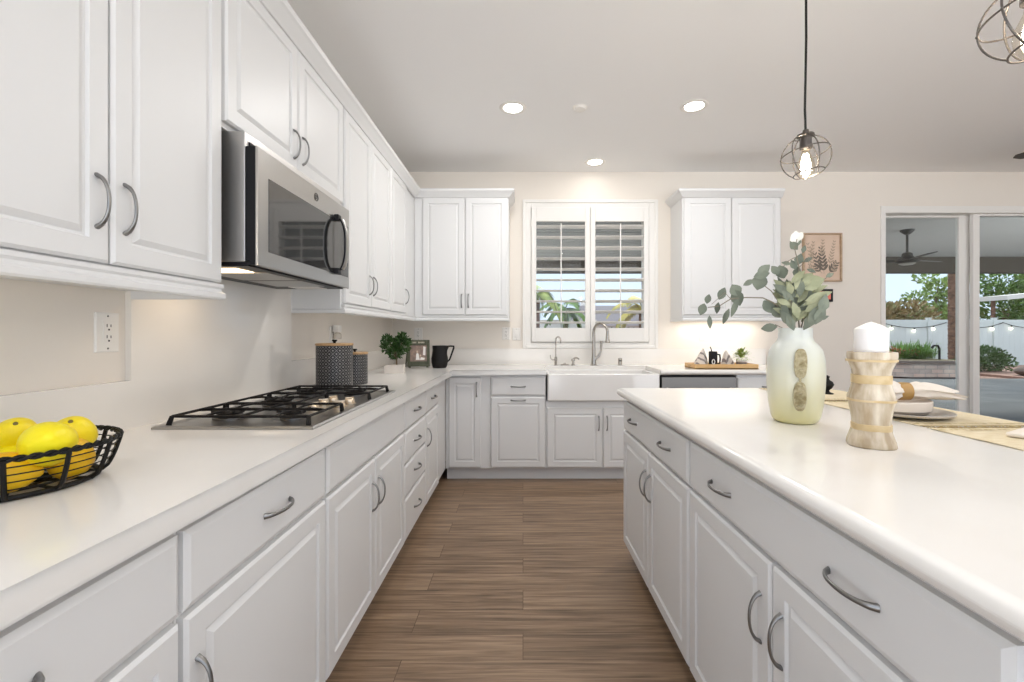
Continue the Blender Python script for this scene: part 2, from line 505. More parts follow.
class MB:
    def __init__(self):
        self.bm = bmesh.new()
        self.mi = 0
        self.bevelled = False

    def _faces(self, fs):
        for f in fs:
            f.material_index = self.mi

    def box(self, x0, x1, y0, y1, z0, z1, bev=0.0, seg=2):
        bm = self.bm
        v = [bm.verts.new((x, y, z)) for z in (z0, z1) for y in (y0, y1) for x in (x0, x1)]
        idx = [(0, 2, 3, 1), (4, 5, 7, 6), (0, 1, 5, 4), (2, 6, 7, 3), (0, 4, 6, 2), (1, 3, 7, 5)]
        fs = [bm.faces.new([v[i] for i in q]) for q in idx]
        self._faces(fs)
        if bev:
            self.bevelled = True
            ed = list({e for f in fs for e in f.edges})
            r = bmesh.ops.bevel(bm, geom=ed, offset=bev, segments=seg, affect='EDGES', profile=0.5)
            self._faces(r['faces'])
        return self

    def front(self, x0, x1, z0, z1, rings, y=0.0):
        """panel facing -y; rings = (inset, height above y) from the outer back to the centre"""
        bm = self.bm
        prev = None
        for ins, d in rings:
            cur = [bm.verts.new(p) for p in ((x0 + ins, y - d, z0 + ins), (x1 - ins, y - d, z0 + ins),
                                             (x1 - ins, y - d, z1 - ins), (x0 + ins, y - d, z1 - ins))]
            if prev:
                for i in range(4):
                    f = bm.faces.new((prev[i], prev[(i + 1) % 4], cur[(i + 1) % 4], cur[i]))
                    f.material_index = self.mi
            else:
                f = bm.faces.new(cur[::-1])
                f.material_index = self.mi
            prev = cur
        f = bm.faces.new(prev)
        f.material_index = self.mi
        return self

    def tube(self, pts, r, n=8, closed=False, flat=1.0):
        bm = self.bm
        P = [Vector(p) for p in pts]
        N = len(P)
        rs = r if isinstance(r, (list, tuple)) else [r] * N
        T = []
        for i in range(N):
            if closed:
                a, b = P[(i - 1) % N], P[(i + 1) % N]
            else:
                a, b = P[max(0, i - 1)], P[min(N - 1, i + 1)]
            d = b - a
            T.append(d.normalized() if d.length > 1e-9 else Vector((0, 0, 1)))
        up = Vector((0, 0, 1)) if abs(T[0].z) < 0.9 else Vector((1, 0, 0))
        nrm = (up - T[0] * up.dot(T[0])).normalized()
        rings = []
        for i in range(N):
            if i:
                q = T[i - 1].rotation_difference(T[i])
                nrm = (q @ nrm)
                nrm = (nrm - T[i] * nrm.dot(T[i])).normalized()
            bi = T[i].cross(nrm)
            rings.append([bm.verts.new(P[i] + nrm * cos(2 * pi * k / n) * rs[i] * flat + bi * sin(2 * pi * k / n) * rs[i]) for k in range(n)])
        for i in range(N if closed else N - 1):
            A, B = rings[i], rings[(i + 1) % N]
            for k in range(n):
                f = bm.faces.new((A[k], A[(k + 1) % n], B[(k + 1) % n], B[k]))
                f.material_index = self.mi
        if not closed:
            for q in (rings[0][::-1], rings[-1]):
                f = bm.faces.new(q)
                f.material_index = self.mi
        return self

    def lathe(self, prof, n=32, c=(0, 0, 0), wob=None, cap=True):
        bm = self.bm
        rings = []
        for r, z in prof:
            if r < 1e-6:
                rings.append([bm.verts.new((c[0], c[1], c[2] + z))])
            else:
                ring = []
                for k in range(n):
                    a = 2 * pi * k / n
                    s = wob(a, z) if wob else 1.0
                    ring.append(bm.verts.new((c[0] + r * s * cos(a), c[1] + r * s * sin(a), c[2] + z)))
                rings.append(ring)
        for A, B in zip(rings, rings[1:]):
            for k in range(n):
                if len(A) == 1 and len(B) == 1:
                    break
                if len(A) == 1:
                    q = (A[0], B[(k + 1) % n], B[k])
                elif len(B) == 1:
                    q = (A[k], A[(k + 1) % n], B[0])
                else:
                    q = (A[k], A[(k + 1) % n], B[(k + 1) % n], B[k])
                f = bm.faces.new(q)
                f.material_index = self.mi
        if cap:
            if len(rings[0]) > 1:
                bm.faces.new(rings[0][::-1]).material_index = self.mi
            if len(rings[-1]) > 1:
                bm.faces.new(rings[-1]).material_index = self.mi
        return self

    def ball(self, c, r, n=16, m=10, rot=None):
        if not isinstance(r, (list, tuple)):
            r = (r, r, r)
        bm = self.bm
        R = rot if rot else Matrix.Identity(3)
        C_ = Vector(c)

        def pt(a, b):
            return C_ + R @ Vector((r[0] * sin(b) * cos(a), r[1] * sin(b) * sin(a), r[2] * cos(b)))
        top = bm.verts.new(pt(0, 0))
        bot = bm.verts.new(pt(0, pi))
        rings = [[bm.verts.new(pt(2 * pi * k / n, pi * j / m)) for k in range(n)] for j in range(1, m)]
        for k in range(n):
            bm.faces.new((top, rings[0][k], rings[0][(k + 1) % n])).material_index = self.mi
            bm.faces.new((bot, rings[-1][(k + 1) % n], rings[-1][k])).material_index = self.mi
        for A, B in zip(rings, rings[1:]):
            for k in range(n):
                bm.faces.new((A[k], B[k], B[(k + 1) % n], A[(k + 1) % n])).material_index = self.mi
        return self

    def prism(self, poly, z0, z1, fn=None):
        """polygon in (u,v), extruded z0..z1; fn maps (u,v,w) to xyz"""
        bm = self.bm
        fn = fn or (lambda u, v, w: (u, v, w))
        A = [bm.verts.new(fn(u, v, z0)) for u, v in poly]
        B = [bm.verts.new(fn(u, v, z1)) for u, v in poly]
        n = len(poly)
        fs = [bm.faces.new(A[::-1]), bm.faces.new(B)]
        for k in range(n):
            fs.append(bm.faces.new((A[k], A[(k + 1) % n], B[(k + 1) % n], B[k])))
        self._faces(fs)
        return self

    def sweep(self, path, prof):
        """profile (out, z) swept along a horizontal path; out points to the right of the path"""
        bm = self.bm
        P = [Vector((p[0], p[1])) for p in path]
        N = len(P)
        rings = []
        for i in range(N):
            d1 = (P[i] - P[i - 1]).normalized() if i else (P[1] - P[0]).normalized()
            d2 = (P[i + 1] - P[i]).normalized() if i < N - 1 else d1
            n1 = Vector((d1.y, -d1.x))
            n2 = Vector((d2.y, -d2.x))
            m_ = (n1 + n2)
            m_ = m_ / (m_.dot(n1)) if m_.length > 1e-6 else n1
            rings.append([bm.verts.new((P[i].x + m_.x * o, P[i].y + m_.y * o, z)) for o, z in prof])
        K = len(prof)
        for A, B in zip(rings, rings[1:]):
            for k in range(K):
                bm.faces.new((A[k], B[k], B[(k + 1) % K], A[(k + 1) % K])).material_index = self.mi
        bm.faces.new(rings[0]).material_index = self.mi
        bm.faces.new(rings[-1][::-1]).material_index = self.mi
        return self

    def leaf(self, base, direction, normal, length, width, shape='ovate', curl=0.15, cup=0.1):
        bm = self.bm
        d = Vector(direction).normalized()
        nn = Vector(normal)
        nn = nn - d * nn.dot(d)
        if nn.length < 1e-4:
            nn = d.orthogonal()
        nn.normalize()
        s = d.cross(nn)
        b = Vector(base)
        if shape == 'round':
            W_ = [0.10, 0.72, 1.0, 0.95, 0.62, 0.06]
        elif shape == 'ovate':
            W_ = [0.06, 0.62, 1.0, 0.88, 0.50, 0.03]
        else:
            W_ = [0.10, 0.7, 1.0, 0.85, 0.5, 0.03]
        L, C_, R_ = [], [], []
        K = len(W_)
        for i, w in enumerate(W_):
            t = i / (K - 1)
            c = b + d * (t * length) - nn * (curl * length * t * t)
            hw = w * width / 2
            C_.append(bm.verts.new(c))
            L.append(bm.verts.new(c + s * hw + nn * cup * hw))
            R_.append(bm.verts.new(c - s * hw + nn * cup * hw))
        for i in range(K - 1):
            bm.faces.new((L[i], C_[i], C_[i + 1], L[i + 1])).material_index = self.mi
            bm.faces.new((C_[i], R_[i], R_[i + 1], C_[i + 1])).material_index = self.mi
        return self

    def mesh(self, name, mats, angle=35, recalc=True):
        me = bpy.data.meshes.new(name)
        if recalc:
            bmesh.ops.recalc_face_normals(self.bm, faces=self.bm.faces)
        for f in self.bm.faces:
            f.smooth = True
        self.bm.to_mesh(me)
        self.bm.free()
        for m in (mats if isinstance(mats, (list, tuple)) else [mats]):
            me.materials.append(m)
        me.set_sharp_from_angle(angle=radians(angle))
        return me

    def build(self, name, mats, parent=None, angle=35, loc=None, recalc=True):
        o = bpy.data.objects.new(name, self.mesh(name, mats, angle, recalc))
        COL.objects.link(o)
        if self.bevelled:            # keep the broad faces flat and shade only the rounded edges
            wn = o.modifiers.new('weighted_normals', 'WEIGHTED_NORMAL')
            wn.keep_sharp = True
            wn.weight = 100
        if parent:
            o.parent = parent
        if loc:
            o.location = loc
        return o


def thing(name, label, cat, loc=(0, 0, 0), rz=0.0, group=None):
    o = bpy.data.objects.new(name, None)
    o.empty_display_size = 0.05
    COL.objects.link(o)
    o.location = loc
    o.rotation_euler = (0, 0, rz)
    return tag(o, label, cat, group)


def tag(o, label, cat, group=None, kind=None):
    o['label'] = label
    o['category'] = cat
    if group:
        o['group'] = group
    if kind:
        o['kind'] = kind
    return o


def struct(o):
    o['kind'] = 'structure'
    return o


def copy_tree(o, parent=None):
    c = o.copy()
    COL.objects.link(c)
    if parent:
        c.parent = parent
    for ch in list(o.children):
        copy_tree(ch, c)
    return c


def inst(mesh, name, parent, loc=(0, 0, 0), rot=(0, 0, 0)):
    o = bpy.data.objects.new(name, mesh)
    COL.objects.link(o)
    o.parent = parent
    o.location = loc
    o.rotation_euler = rot
    return o


def lamp(kind, name, parent, loc, power, color=(1, 1, 1), size=0.1, sizey=None, rot=(0, 0, 0), spread=None):
    d = bpy.data.lights.new(name, kind)
    d.energy = power
    d.color = color
    if kind == 'AREA':
        if sizey:
            d.shape = 'RECTANGLE'
            d.size = size
            d.size_y = sizey
        else:
            d.shape = 'DISK'
            d.size = size
        if spread:
            d.spread = spread
    else:
        d.shadow_soft_size = size
    o = bpy.data.objects.new(name, d)
    COL.objects.link(o)
    o.parent = parent
    o.location = loc
    o.rotation_euler = rot
    return o


# ------------------------------------------------------------------ room shell
CEIL = 2.747
BW = 4.28            # back wall plane
LW = -1.24           # left wall plane
RWX = 6.35
FY0 = -2.4  # room left open behind the camera to let fill light in

struct(MB().box(LW - 0.15, RWX + 0.15, FY0, BW + 0.15, -0.08, 0.0).build('floor', M_FLOOR))
struct(MB().box(LW - 0.15, RWX + 0.15, FY0, BW + 0.15, CEIL, CEIL + 0.12).build('ceiling', M_CEIL))
struct(MB().box(LW - 0.15, LW, -0.45, BW, 0, CEIL).build('wall_left', M_WALL))  # stops short: unseen opening added to light the island front
wr = MB()  # unseen gap added near the rear for more daylight
wr.box(RWX, RWX + 0.15, -0.5, BW, 0, CEIL)
wr.box(RWX, RWX + 0.15, FY0, -0.5, 0, 0.9)
wr.box(RWX, RWX + 0.15, FY0, -0.5, 2.45, CEIL)
struct(wr.build('wall_right', M_WALL))
WX0, WX1, WZ0, WZ1 = 0.07, 1.20, 1.12, 2.41          # kitchen window opening
DX0, DX1, DZ1 = 3.42, 6.16, 2.385                      # sliding door opening
w = MB()
T_ = 0.15
w.box(LW - 0.15, WX0, BW, BW + T_, 0, CEIL)
w.box(WX0, WX1, BW, BW + T_, 0, WZ0)
w.box(WX0, WX1, BW, BW + T_, WZ1, CEIL)
w.box(WX1, DX0, BW, BW + T_, 0, CEIL)
w.box(DX0, DX1, BW, BW + T_, DZ1, CEIL)
w.box(DX1, RWX + 0.15, BW, BW + T_, 0, CEIL)
struct(w.build('wall_back', M_WALL))
# baseboard on the back wall, between the cabinets and the sliding door
b = MB().sweep([(2.33, BW), (DX0 - 0.02, BW)], [(0, 0), (0.014, 0), (0.014, 0.085), (0.006, 0.1), (0, 0.1)])
struct(b.build('baseboard_back', M_TRIM))

# window_1: casing, sash frame, panes
win = bpy.data.objects.new('window_1', None)
COL.objects.link(win)
win.location = (0, BW, 0)
struct(win)
c = MB()
CX0, CX1, CZ0, CZ1 = 0.0, 1.275, 1.069, 2.475
for (a0, a1, z0, z1) in ((CX0, WX0 + 0.006, CZ0, CZ1), (WX1 - 0.006, CX1, CZ0, CZ1), (WX0 + 0.006, WX1 - 0.006, WZ1 - 0.006, CZ1), (WX0 + 0.006, WX1 - 0.006, CZ0, WZ0 + 0.006)):
    c.box(a0, a1, -0.014, -0.001, z0, z1, 0.003)
for (a0, a1, z0, z1) in ((CX0 - 0.004, CX0 + 0.026, CZ0 - 0.0, CZ1 + 0.004), (CX1 - 0.026, CX1 + 0.004, CZ0, CZ1 + 0.004), (CX0 + 0.026, CX1 - 0.026, CZ1 - 0.026, CZ1 + 0.004), (CX0 + 0.026, CX1 - 0.026, CZ0, CZ0 + 0.026)):
    c.box(a0, a1, -0.024, -0.001, z0, z1, 0.005)
c.build('casing', M_TRIM, win)
f = MB()
for (a0, a1, z0, z1) in ((WX0, WX0 + 0.04, WZ0, WZ1), (WX1 - 0.04, WX1, WZ0, WZ1), (WX0, WX1, WZ0, WZ0 + 0.04), (WX0, WX1, WZ1 - 0.04, WZ1), (0.615, 0.655, WZ0, WZ1)):
    f.box(a0, a1, 0.085, 0.135, z0, z1, 0.004)
f.build('sash_frame', M_TRIM, win)
MB().box(WX0 + 0.03, WX1 - 0.03, 0.107, 0.112, WZ0 + 0.03, WZ1 - 0.03).build('pane', M_GLASS, win)

# plantation shutters, two panels hung in the window


def shutter(x0, x1, tilt, label):
    r = thing('plantation_shutter', label, 'shutter', (0, BW, 0), 0, 'plantation shutters in the kitchen window')
    Y0, Y1 = -0.030, -0.002
    z0, z1 = 1.132, 2.402
    oz0, oz1 = 1.263, 2.270
    st = 0.046
    m = MB()
    m.box(x0, x0 + st, Y0, Y1, z0, z1, 0.003)
    m.box(x1 - st, x1, Y0, Y1, z0, z1, 0.003)
    m.box(x0 + st, x1 - st, Y0, Y1, z0, oz0, 0.003)
    m.box(x0 + st, x1 - st, Y0, Y1, oz1, z1, 0.003)
    m.build('frame', M_TRIM, r)
    n = 10
    p = (oz1 - oz0) / n
    xa, xb = x0 + st + 0.002, x1 - st - 0.002
    prof = []
    for k in range(16):
        a = 2 * pi * k / 16
        prof.append((0.0425 * cos(a), 0.0068 * sin(a)))
    sl = MB().prism(prof, xa, xb, lambda u, v, ww: (ww, u, v)).mesh('louver', M_TRIM, 50)
    for i in range(n):
        inst(sl, 'louver', r, (0, (Y0 + Y1) / 2, oz0 + p * (i + 0.5)), (radians(-tilt), 0, 0))
    xm = (x0 + x1) / 2
    MB().box(xm - 0.005, xm + 0.005, Y0 - 0.041, Y0 - 0.030, oz0 + 0.05, oz1 - 0.03, 0.002).build('tilt_rod', M_TRIM, r)
    for zz in (1.30, 2.22):
        xh = x0 if x0 < 0.3 else x1
        MB().box(xh - 0.006, xh + 0.006, Y0 - 0.004, Y0 - 0.0005, zz, zz + 0.055, 0.001).build('hinge', M_TRIM, r)
    return r


shutter(0.080, 0.634, 7, 'left white plantation shutter panel over the sink, slats lying almost flat open')
shutter(0.638, 1.188, 15, 'right white plantation shutter panel over the sink, slats tilted slightly shut')

# door_1: sliding patio door, three glass panels
dr = bpy.data.objects.new('door_1', None)
COL.objects.link(dr)
dr.location = (0, BW, 0)
struct(dr)
m = MB()
m.box(DX0 - 0.022, DX0 + 0.022, -0.012, 0.15, 0.0, DZ1 + 0.035, 0.003)
m.box(DX1 - 0.022, DX1 + 0.04, -0.012, 0.15, 0.0, DZ1 + 0.035, 0.003)
m.box(DX0 + 0.022, DX1 - 0.022, -0.012, 0.15, DZ1 - 0.03, DZ1 + 0.035, 0.003)
m.box(DX0 + 0.022, DX1 - 0.022, 0.0, 0.15, 0.0, 0.03, 0.003)
m.build('door_frame', M_TRIM, dr)


def glass_panel(x0, x1, y, l, rr, top=0.045):
    s = MB()
    s.box(x0, x0 + l, y - 0.018, y + 0.018, 0.03, DZ1 - 0.03, 0.003)
    s.box(x1 - rr, x1, y - 0.018, y + 0.018, 0.03, DZ1 - 0.03, 0.003)
    s.box(x0 + l, x1 - rr, y - 0.018, y + 0.018, DZ1 - 0.03 - top, DZ1 - 0.03, 0.003)
    s.box(x0 + l, x1 - rr, y - 0.018, y + 0.018, 0.03, 0.12, 0.003)
    o = s.build('panel_frame', M_TRIM, dr)
    MB().box(x0 + l - 0.005, x1 - rr + 0.005, y - 0.003, y + 0.003, 0.11, DZ1 - 0.03 - top + 0.005).build('glass', M_GLASSD, o)


glass_panel(3.442, 4.335, 0.105, 0.022, 0.105, 0.02)
glass_panel(4.305, 5.20, 0.040, 0.062, 0.062, 0.02)
glass_panel(5.17, 6.138, 0.105, 0.062, 0.022, 0.02)

# ------------------------------------------------------------------ cabinets
DOOR_R = [(0, 0), (0, 0.0135), (0.007, 0.0195), (0.050, 0.0195), (0.053, 0.0125), (0.059, 0.0115), (0.073, 0.0195), (0.076, 0.0195)]
DRAW_R = [(0, 0), (0, 0.0135), (0.006, 0.0165), (0.012, 0.0195), (0.016, 0.0195)]
BZ = 0.873       # top of the base cabinets
CT = 0.917       # counter top


def handle_mesh():
    m = MB()
    L = 0.058
    pts, rs = [], []
    for i in range(19):
        t = -1 + 2 * i / 18
        pts.append((0, 0.001 - 0.028 * (max(0, 1 - abs(t) ** 2.3)) ** 0.62, L * t))
        rs.append(0.0044 + 0.0030 * abs(t) ** 5)
    m.tube(pts, rs, 10, flat=0.72)
    return m.mesh('handle', M_NICKEL, 60)


HANDLE = handle_mesh()


def add_handle(parent, x, z, orient):
    return inst(HANDLE, 'handle', parent, (x, -0.0192, z), (0, 0, 0) if orient == 'v' else (0, pi / 2, 0))


def add_front(parent, kind, x0, x1, z0, z1, handles=()):
    o = MB().front(x0, x1, z0, z1, DOOR_R if kind != 'drawer' and kind != 'false_front' else DRAW_R).build(kind, M_CAB, parent, 25)
    for (hx, hz, ho) in handles:
        add_handle(o, hx, hz, ho)
    return o


def base_cab(label, loc, rz, Wd, fronts, depth=0.590, group=None, z_top=BZ, name='base_cabinet', toe=0.105):
    r = thing(name, label, 'cabinet', loc, rz, group)
    m = MB()
    m.box(0, Wd, 0, depth, toe, z_top, 0.0015, 1)
    m.build('carcass', M_CAB, r)
    MB().box(0, Wd, 0.07, depth, 0, toe).build('toe_kick', M_CAB, r)
    for f in fronts:
        add_front(r, *f)
    return r


DR0, DR1 = 0.704, 0.852      # drawer front heights
DO0, DO1 = 0.118, 0.692      # door heights
HZ = 0.778                   # drawer handle height
HV = 0.545                   # door handle height
G_L = 'white base cabinets along the cooktop wall'
G_B = 'white base cabinets under the window wall'
G_I = 'white base cabinets of the island'
XL = -0.635


def L(y):
    return (XL, y, 0)


base_cab('white base cabinet nearest the camera on the left, below the basket of lemons', L(0.21), pi / 2, 0.606, [
    ('drawer', 0.006, 0.600, DR0, DR1, [(0.303, HZ, 'h')]),
    ('door', 0.006, 0.600, DO0, DO1, [(0.566, HV, 'v')])], group=G_L)
base_cab('white base cabinet with one wide drawer and one door, left of the cooktop', L(0.817), pi / 2, 0.598, [
    ('drawer', 0.006, 0.592, DR0, DR1, [(0.312, HZ, 'h')]),
    ('door', 0.006, 0.592, DO0, DO1, [(0.034, HV, 'v')])], group=G_L)
base_cab('white base cabinet under the gas cooktop, plain panel over two doors', L(1.4156), pi / 2, 0.928, [
    ('false_front', 0.006, 0.922, DR0, DR1),
    ('door', 0.006, 0.461, DO0, DO1, [(0.425, HV, 'v')]),
    ('door', 0.467, 0.922, DO0, DO1, [(0.503, HV, 'v')])], group=G_L)
base_cab('white base cabinet with a stack of four drawers, right of the cooktop', L(2.3453), pi / 2, 0.506, [
    ('drawer', 0.006, 0.5, DR0, DR1, [(0.253, HZ, 'h')]),
    ('drawer', 0.006, 0.5, 0.528, 0.692, [(0.253, 0.61, 'h')]),
    ('drawer', 0.006, 0.5, 0.350, 0.516, [(0.253, 0.445, 'h')]),
    ('drawer', 0.006, 0.5, DO0, 0.338, [(0.253, 0.235, 'h')])], group=G_L)
base_cab('narrow white base cabinet with drawer and door, last on the cooktop wall before the corner', L(2.853), pi / 2, 0.83, [
    ('drawer', 0.006, 0.438, DR0, DR1, [(0.222, HZ, 'h')]),
    ('door', 0.006, 0.438, DO0, DO1, [(0.04, HV, 'v')])], group=G_L)
YB = 3.686
base_cab('white corner base cabinet with one tall narrow door, left end of the window wall', (-0.633, YB, 0), 0, 0.368, [
    ('door', 0.027, 0.289, DO0, DR1, [(0.255, 0.755, 'v')])], group=G_B)
base_cab('white base cabinet with a drawer over a pull-out door, beside the sink', (-0.264, YB, 0), 0, 0.450, [
    ('drawer', 0.003, 0.447, DR0, DR1, [(0.225, HZ, 'h')]),
    ('door', 0.003, 0.447, DO0, DO1, [(0.225, 0.666, 'h')])], group=G_B)
base_cab('white sink base cabinet with two doors under the farmhouse sink', (0.187, YB, 0), 0, 0.930, [
    ('door', 0.010, 0.461, DO0, 0.606, [(0.430, 0.48, 'v')]),
    ('door', 0.468, 0.920, DO0, 0.606, [(0.498, 0.48, 'v')])], group=G_B, z_top=0.660)
base_cab('white base cabinet right of the dishwasher, at the end of the window wall', (1.745, YB, 0), 0, 0.525, [
    ('drawer', 0.006, 0.519, DR0, DR1, [(0.262, HZ, 'h')]),
    ('door', 0.006, 0.519, DO0, DO1, [(0.04, HV, 'v')])], group=G_B)

# island base cabinets; the island stands a fraction of a degree askew
IA = 0.014


def I(y, out=0.0, u=0.0):
    """point on the island: y along it, u to the right of its door plane"""
    s = y - 0.5
    return (0.567 - sin(IA) * s + u * cos(IA), 0.5 + cos(IA) * s + u * sin(IA), out)


IR = -pi / 2 + IA
base_cab('white island base cabinet at the far end near the sink, two doors below', I(2.435, 0, 0.02), IR, 0.926, [
    ('drawer', 0.008, 0.922, DR0, DR1, [(0.225, HZ, 'h'), (0.695, HZ, 'h')]),
    ('door', 0.008, 0.462, 0.092, DO1, [(0.429, HV, 'v')]),
    ('door', 0.468, 0.922, 0.092, DO1, [(0.501, HV, 'v')])], group=G_I, toe=0.078)
base_cab('white island base cabinet nearest the camera, wide drawer over two doors', I(1.507, 0, 0.02), IR, 1.03, [
    ('drawer', 0.006, 0.985, DR0, DR1, [(0.24, HZ, 'h'), (0.735, HZ, 'h')]),
    ('door', 0.006, 0.484, 0.092, DO1, [(0.446, HV, 'v')]),
    ('door', 0.492, 0.985, 0.092, DO1, [(0.530, HV, 'v')])], group=G_I, toe=0.078)
ip = MB().box(0, 1.958, 0, 0.018, 0.0, BZ, 0.001, 1).build('island_back_panel', M_CAB)
ip.location = I(2.435, 0, 0.635)
ip.rotation_euler = (0, 0, IR)
tag(ip, 'white panel closing the seating side of the island', 'panel')

# ------------------------------------------------------------------ countertops


def counter(name, poly, soft, label, loc=(0, 0, 0), rz=0, r=0.0235):
    """poly outline; soft = indices of edges (i -> i+1) that get the bullnose"""
    m = MB()
    m.prism(poly, BZ, CT)
    bm = m.bm
    bm.verts.ensure_lookup_table()
    n = len(poly)
    ed = []
    for i in soft:
        a, b_ = poly[i], poly[(i + 1) % n]
        for e in bm.edges:
            p, q = e.verts[0].co, e.verts[1].co
            if abs(p.z - q.z) > 1e-4:
                continue
            for (s, t) in ((p, q), (q, p)):
                if abs(s.x - a[0]) + abs(s.y - a[1]) + abs(t.x - b_[0]) + abs(t.y - b_[1]) < 1e-4:
                    ed.append(e)
    bmesh.ops.bevel(bm, geom=list(set(ed)), offset=r, segments=5, affect='EDGES', profile=0.5)
    m.bevelled = True
    o = m.build(name, M_COUNTER, angle=50)
    o.location = loc
    o.rotation_euler = (0, 0, rz)
    tag(o, label, 'countertop')
    return o


CE = -0.590       # front edge of the left counter
CB = 3.641        # front edge of the back counter
counter('countertop', [(LW + 0.001, -0.4), (CE, -0.4), (CE, CB), (0.192, CB), (0.192, 4.085), (1.116, 4.085), (1.116, CB), (2.296, CB), (2.296, BW - 0.001), (LW + 0.001, BW - 0.001)],
        [1, 2, 6, 7], 'white quartz countertop running around the corner on both kitchen walls')
counter('island_countertop', [(-0.03, -0.055), (1.135, -0.055), (1.135, 1.952), (-0.03, 1.952)], [0, 1, 2, 3],
        'large white quartz top of the island with rounded edge', loc=I(0.5), rz=IA)

# backsplash pieces
tag(MB().box(LW + 0.0008, LW + 0.020, 0.2, 1.402, CT, 1.067).build('low_backsplash', M_SPLASH), 'low glossy off-white backsplash strip on the left wall below the near outlet', 'backsplash')
tag(MB().box(LW + 0.0008, LW + 0.020, 2.372, BW - 0.02, CT, 1.067).build('low_backsplash', M_SPLASH), 'low off-white backsplash strip on the left wall behind the canisters and shrub', 'backsplash')
tag(MB().box(LW + 0.0008, 2.296, BW - 0.020, BW - 0.0008, CT, 1.067).build('low_backsplash', M_SPLASH), 'low glossy off-white backsplash strip along the window wall', 'backsplash')
tag(MB().box(LW + 0.0008, LW + 0.020, 1.402, 2.372, CT, 1.84).build('tall_backsplash', M_SPLASH), 'tall glossy off-white backsplash slab behind the cooktop', 'backsplash')

# ------------------------------------------------------------------ upper cabinets


def upper_cab(label, loc, rz, Wd, depth, z0, z1, doors, group):
    r = thing('wall_cabinet', label, 'cabinet', loc, rz, group)
    MB().box(0, Wd, 0, depth, z0, z1, 0.0015, 1).build('carcass', M_CAB, r)
    for (x0, x1, a, b_, hs) in doors:
        add_front(r, 'door', x0, x1, a, b_, hs)
    return r


G_U = 'white wall cabinets'
UD0, UD1 = 1.373, 2.405
UZ0, UZ1 = 1.345, 2.43
UH = 1.507
upper_cab('large white two-door wall cabinet nearest the camera, above the left outlet', (-0.96, 0.632, 0), pi / 2, 0.783, 0.278, UZ0, UZ1, [
    (0.006, 0.394, UD0, UD1, [(0.362, UH, 'v')]), (0.400, 0.778, UD0, UD1, [(0.432, UH, 'v')])], G_U)
upper_cab('short white two-door wall cabinet above the microwave', (-0.96, 1.4160, 0), pi / 2, 0.950, 0.278, 1.872, UZ1, [
    (0.012, 0.466, 1.890, UD1, [(0.432, 1.990, 'v')]), (0.472, 0.940, 1.890, UD1, [(0.506, 1.990, 'v')])], G_U)
upper_cab('tall white two-door wall cabinet just right of the microwave', (-0.96, 2.3665, 0), pi / 2, 0.8435, 0.278, UZ0, UZ1, [
    (0.018, 0.424, UD0, UD1, [(0.392, UH, 'v')]), (0.430, 0.836, UD0, UD1, [(0.462, UH, 'v')])], G_U)
upper_cab('white single-door wall cabinet in the corner, last on the cooktop wall', (-0.96, 3.2105, 0), pi / 2, 0.759, 0.278, UZ0, UZ1, [
    (0.006, 0.430, UD0, UD1, [(0.396, UH, 'v')])], G_U)
upper_cab('white two-door wall cabinet left of the kitchen window', (-0.959, 3.97, 0), 0, 0.833, 0.309, UZ0, UZ1, [
    (0.075, 0.446, UD0, UD1, [(0.420, 1.497, 'v')]), (0.452, 0.820, UD0, UD1, [(0.479, 1.497, 'v')])], G_U)
upper_cab('white two-door wall cabinet right of the kitchen window, above the wooden tray', (1.403, 3.97, 0), 0, 0.872, 0.309, UZ0, UZ1, [
    (0.010, 0.429, UD0, UD1, []), (0.435, 0.862, UD0, UD1, [])], G_U)

CROWN = [(-0.015, 2.405), (0.004, 2.405), (0.010, 2.414), (0.022, 2.424), (0.034, 2.442), (0.046, 2.450), (0.050, 2.462), (0.050, 2.470), (-0.015, 2.470)]
RAIL = [(-0.018, 1.320), (0.001, 1.320), (0.004, 1.325), (0.004, 1.338), (-0.003, 1.343), (-0.004, 1.351), (0.001, 1.357), (0.001, 1.367), (-0.018, 1.367)]
FX = -0.941       # door plane on the left wall
FYB = 3.951       # door plane of the back wall cabinets
tag(MB().sweep([(FX, 0.632), (FX, FYB), (-0.126, FYB), (-0.126, BW)], CROWN).build('crown_moulding', M_CAB, angle=30), 'white crown moulding along the wall cabinets of the cooktop wall and corner', 'moulding')
tag(MB().sweep([(1.403, BW), (1.403, FYB), (2.275, FYB)], CROWN).build('crown_moulding', M_CAB, angle=30), 'white crown moulding on the wall cabinet right of the window', 'moulding')
tag(MB().sweep([(FX, 0.632), (FX, 1.4150), (LW + 0.022, 1.4150)], RAIL).build('light_rail', M_CAB, angle=30), 'white light rail under the wall cabinet nearest the camera', 'moulding')
tag(MB().sweep([(LW + 0.002, 2.3735), (FX, 2.3735), (FX, FYB), (-0.126, FYB), (-0.126, BW)], RAIL).build('light_rail', M_CAB, angle=30), 'white light rail under the corner wall cabinets, from the microwave to the window', 'moulding')
tag(MB().sweep([(1.403, BW), (1.403, FYB), (2.275, FYB), (2.275, BW)], RAIL).build('light_rail', M_CAB, angle=30), 'white light rail under the wall cabinet right of the window', 'moulding')

# under-cabinet lamp on the right
u = thing('under_cabinet_lamp', 'slim lit lamp bar hidden under the wall cabinet right of the window', 'lamp', (1.84, 4.16, 1.344))
MB().box(-0.36, 0.36, -0.02, 0.02, -0.014, 0, 0.002).build('housing', M_PLASTIC, u)
MB().box(-0.35, 0.35, -0.014, 0.014, -0.017, -0.0142).build('lens', M_EMIT_LED, u)
lamp('AREA', 'lamp_light', u, (0, 0, -0.022), 0.8, (1.0, 0.94, 0.86), 0.7, 0.03)

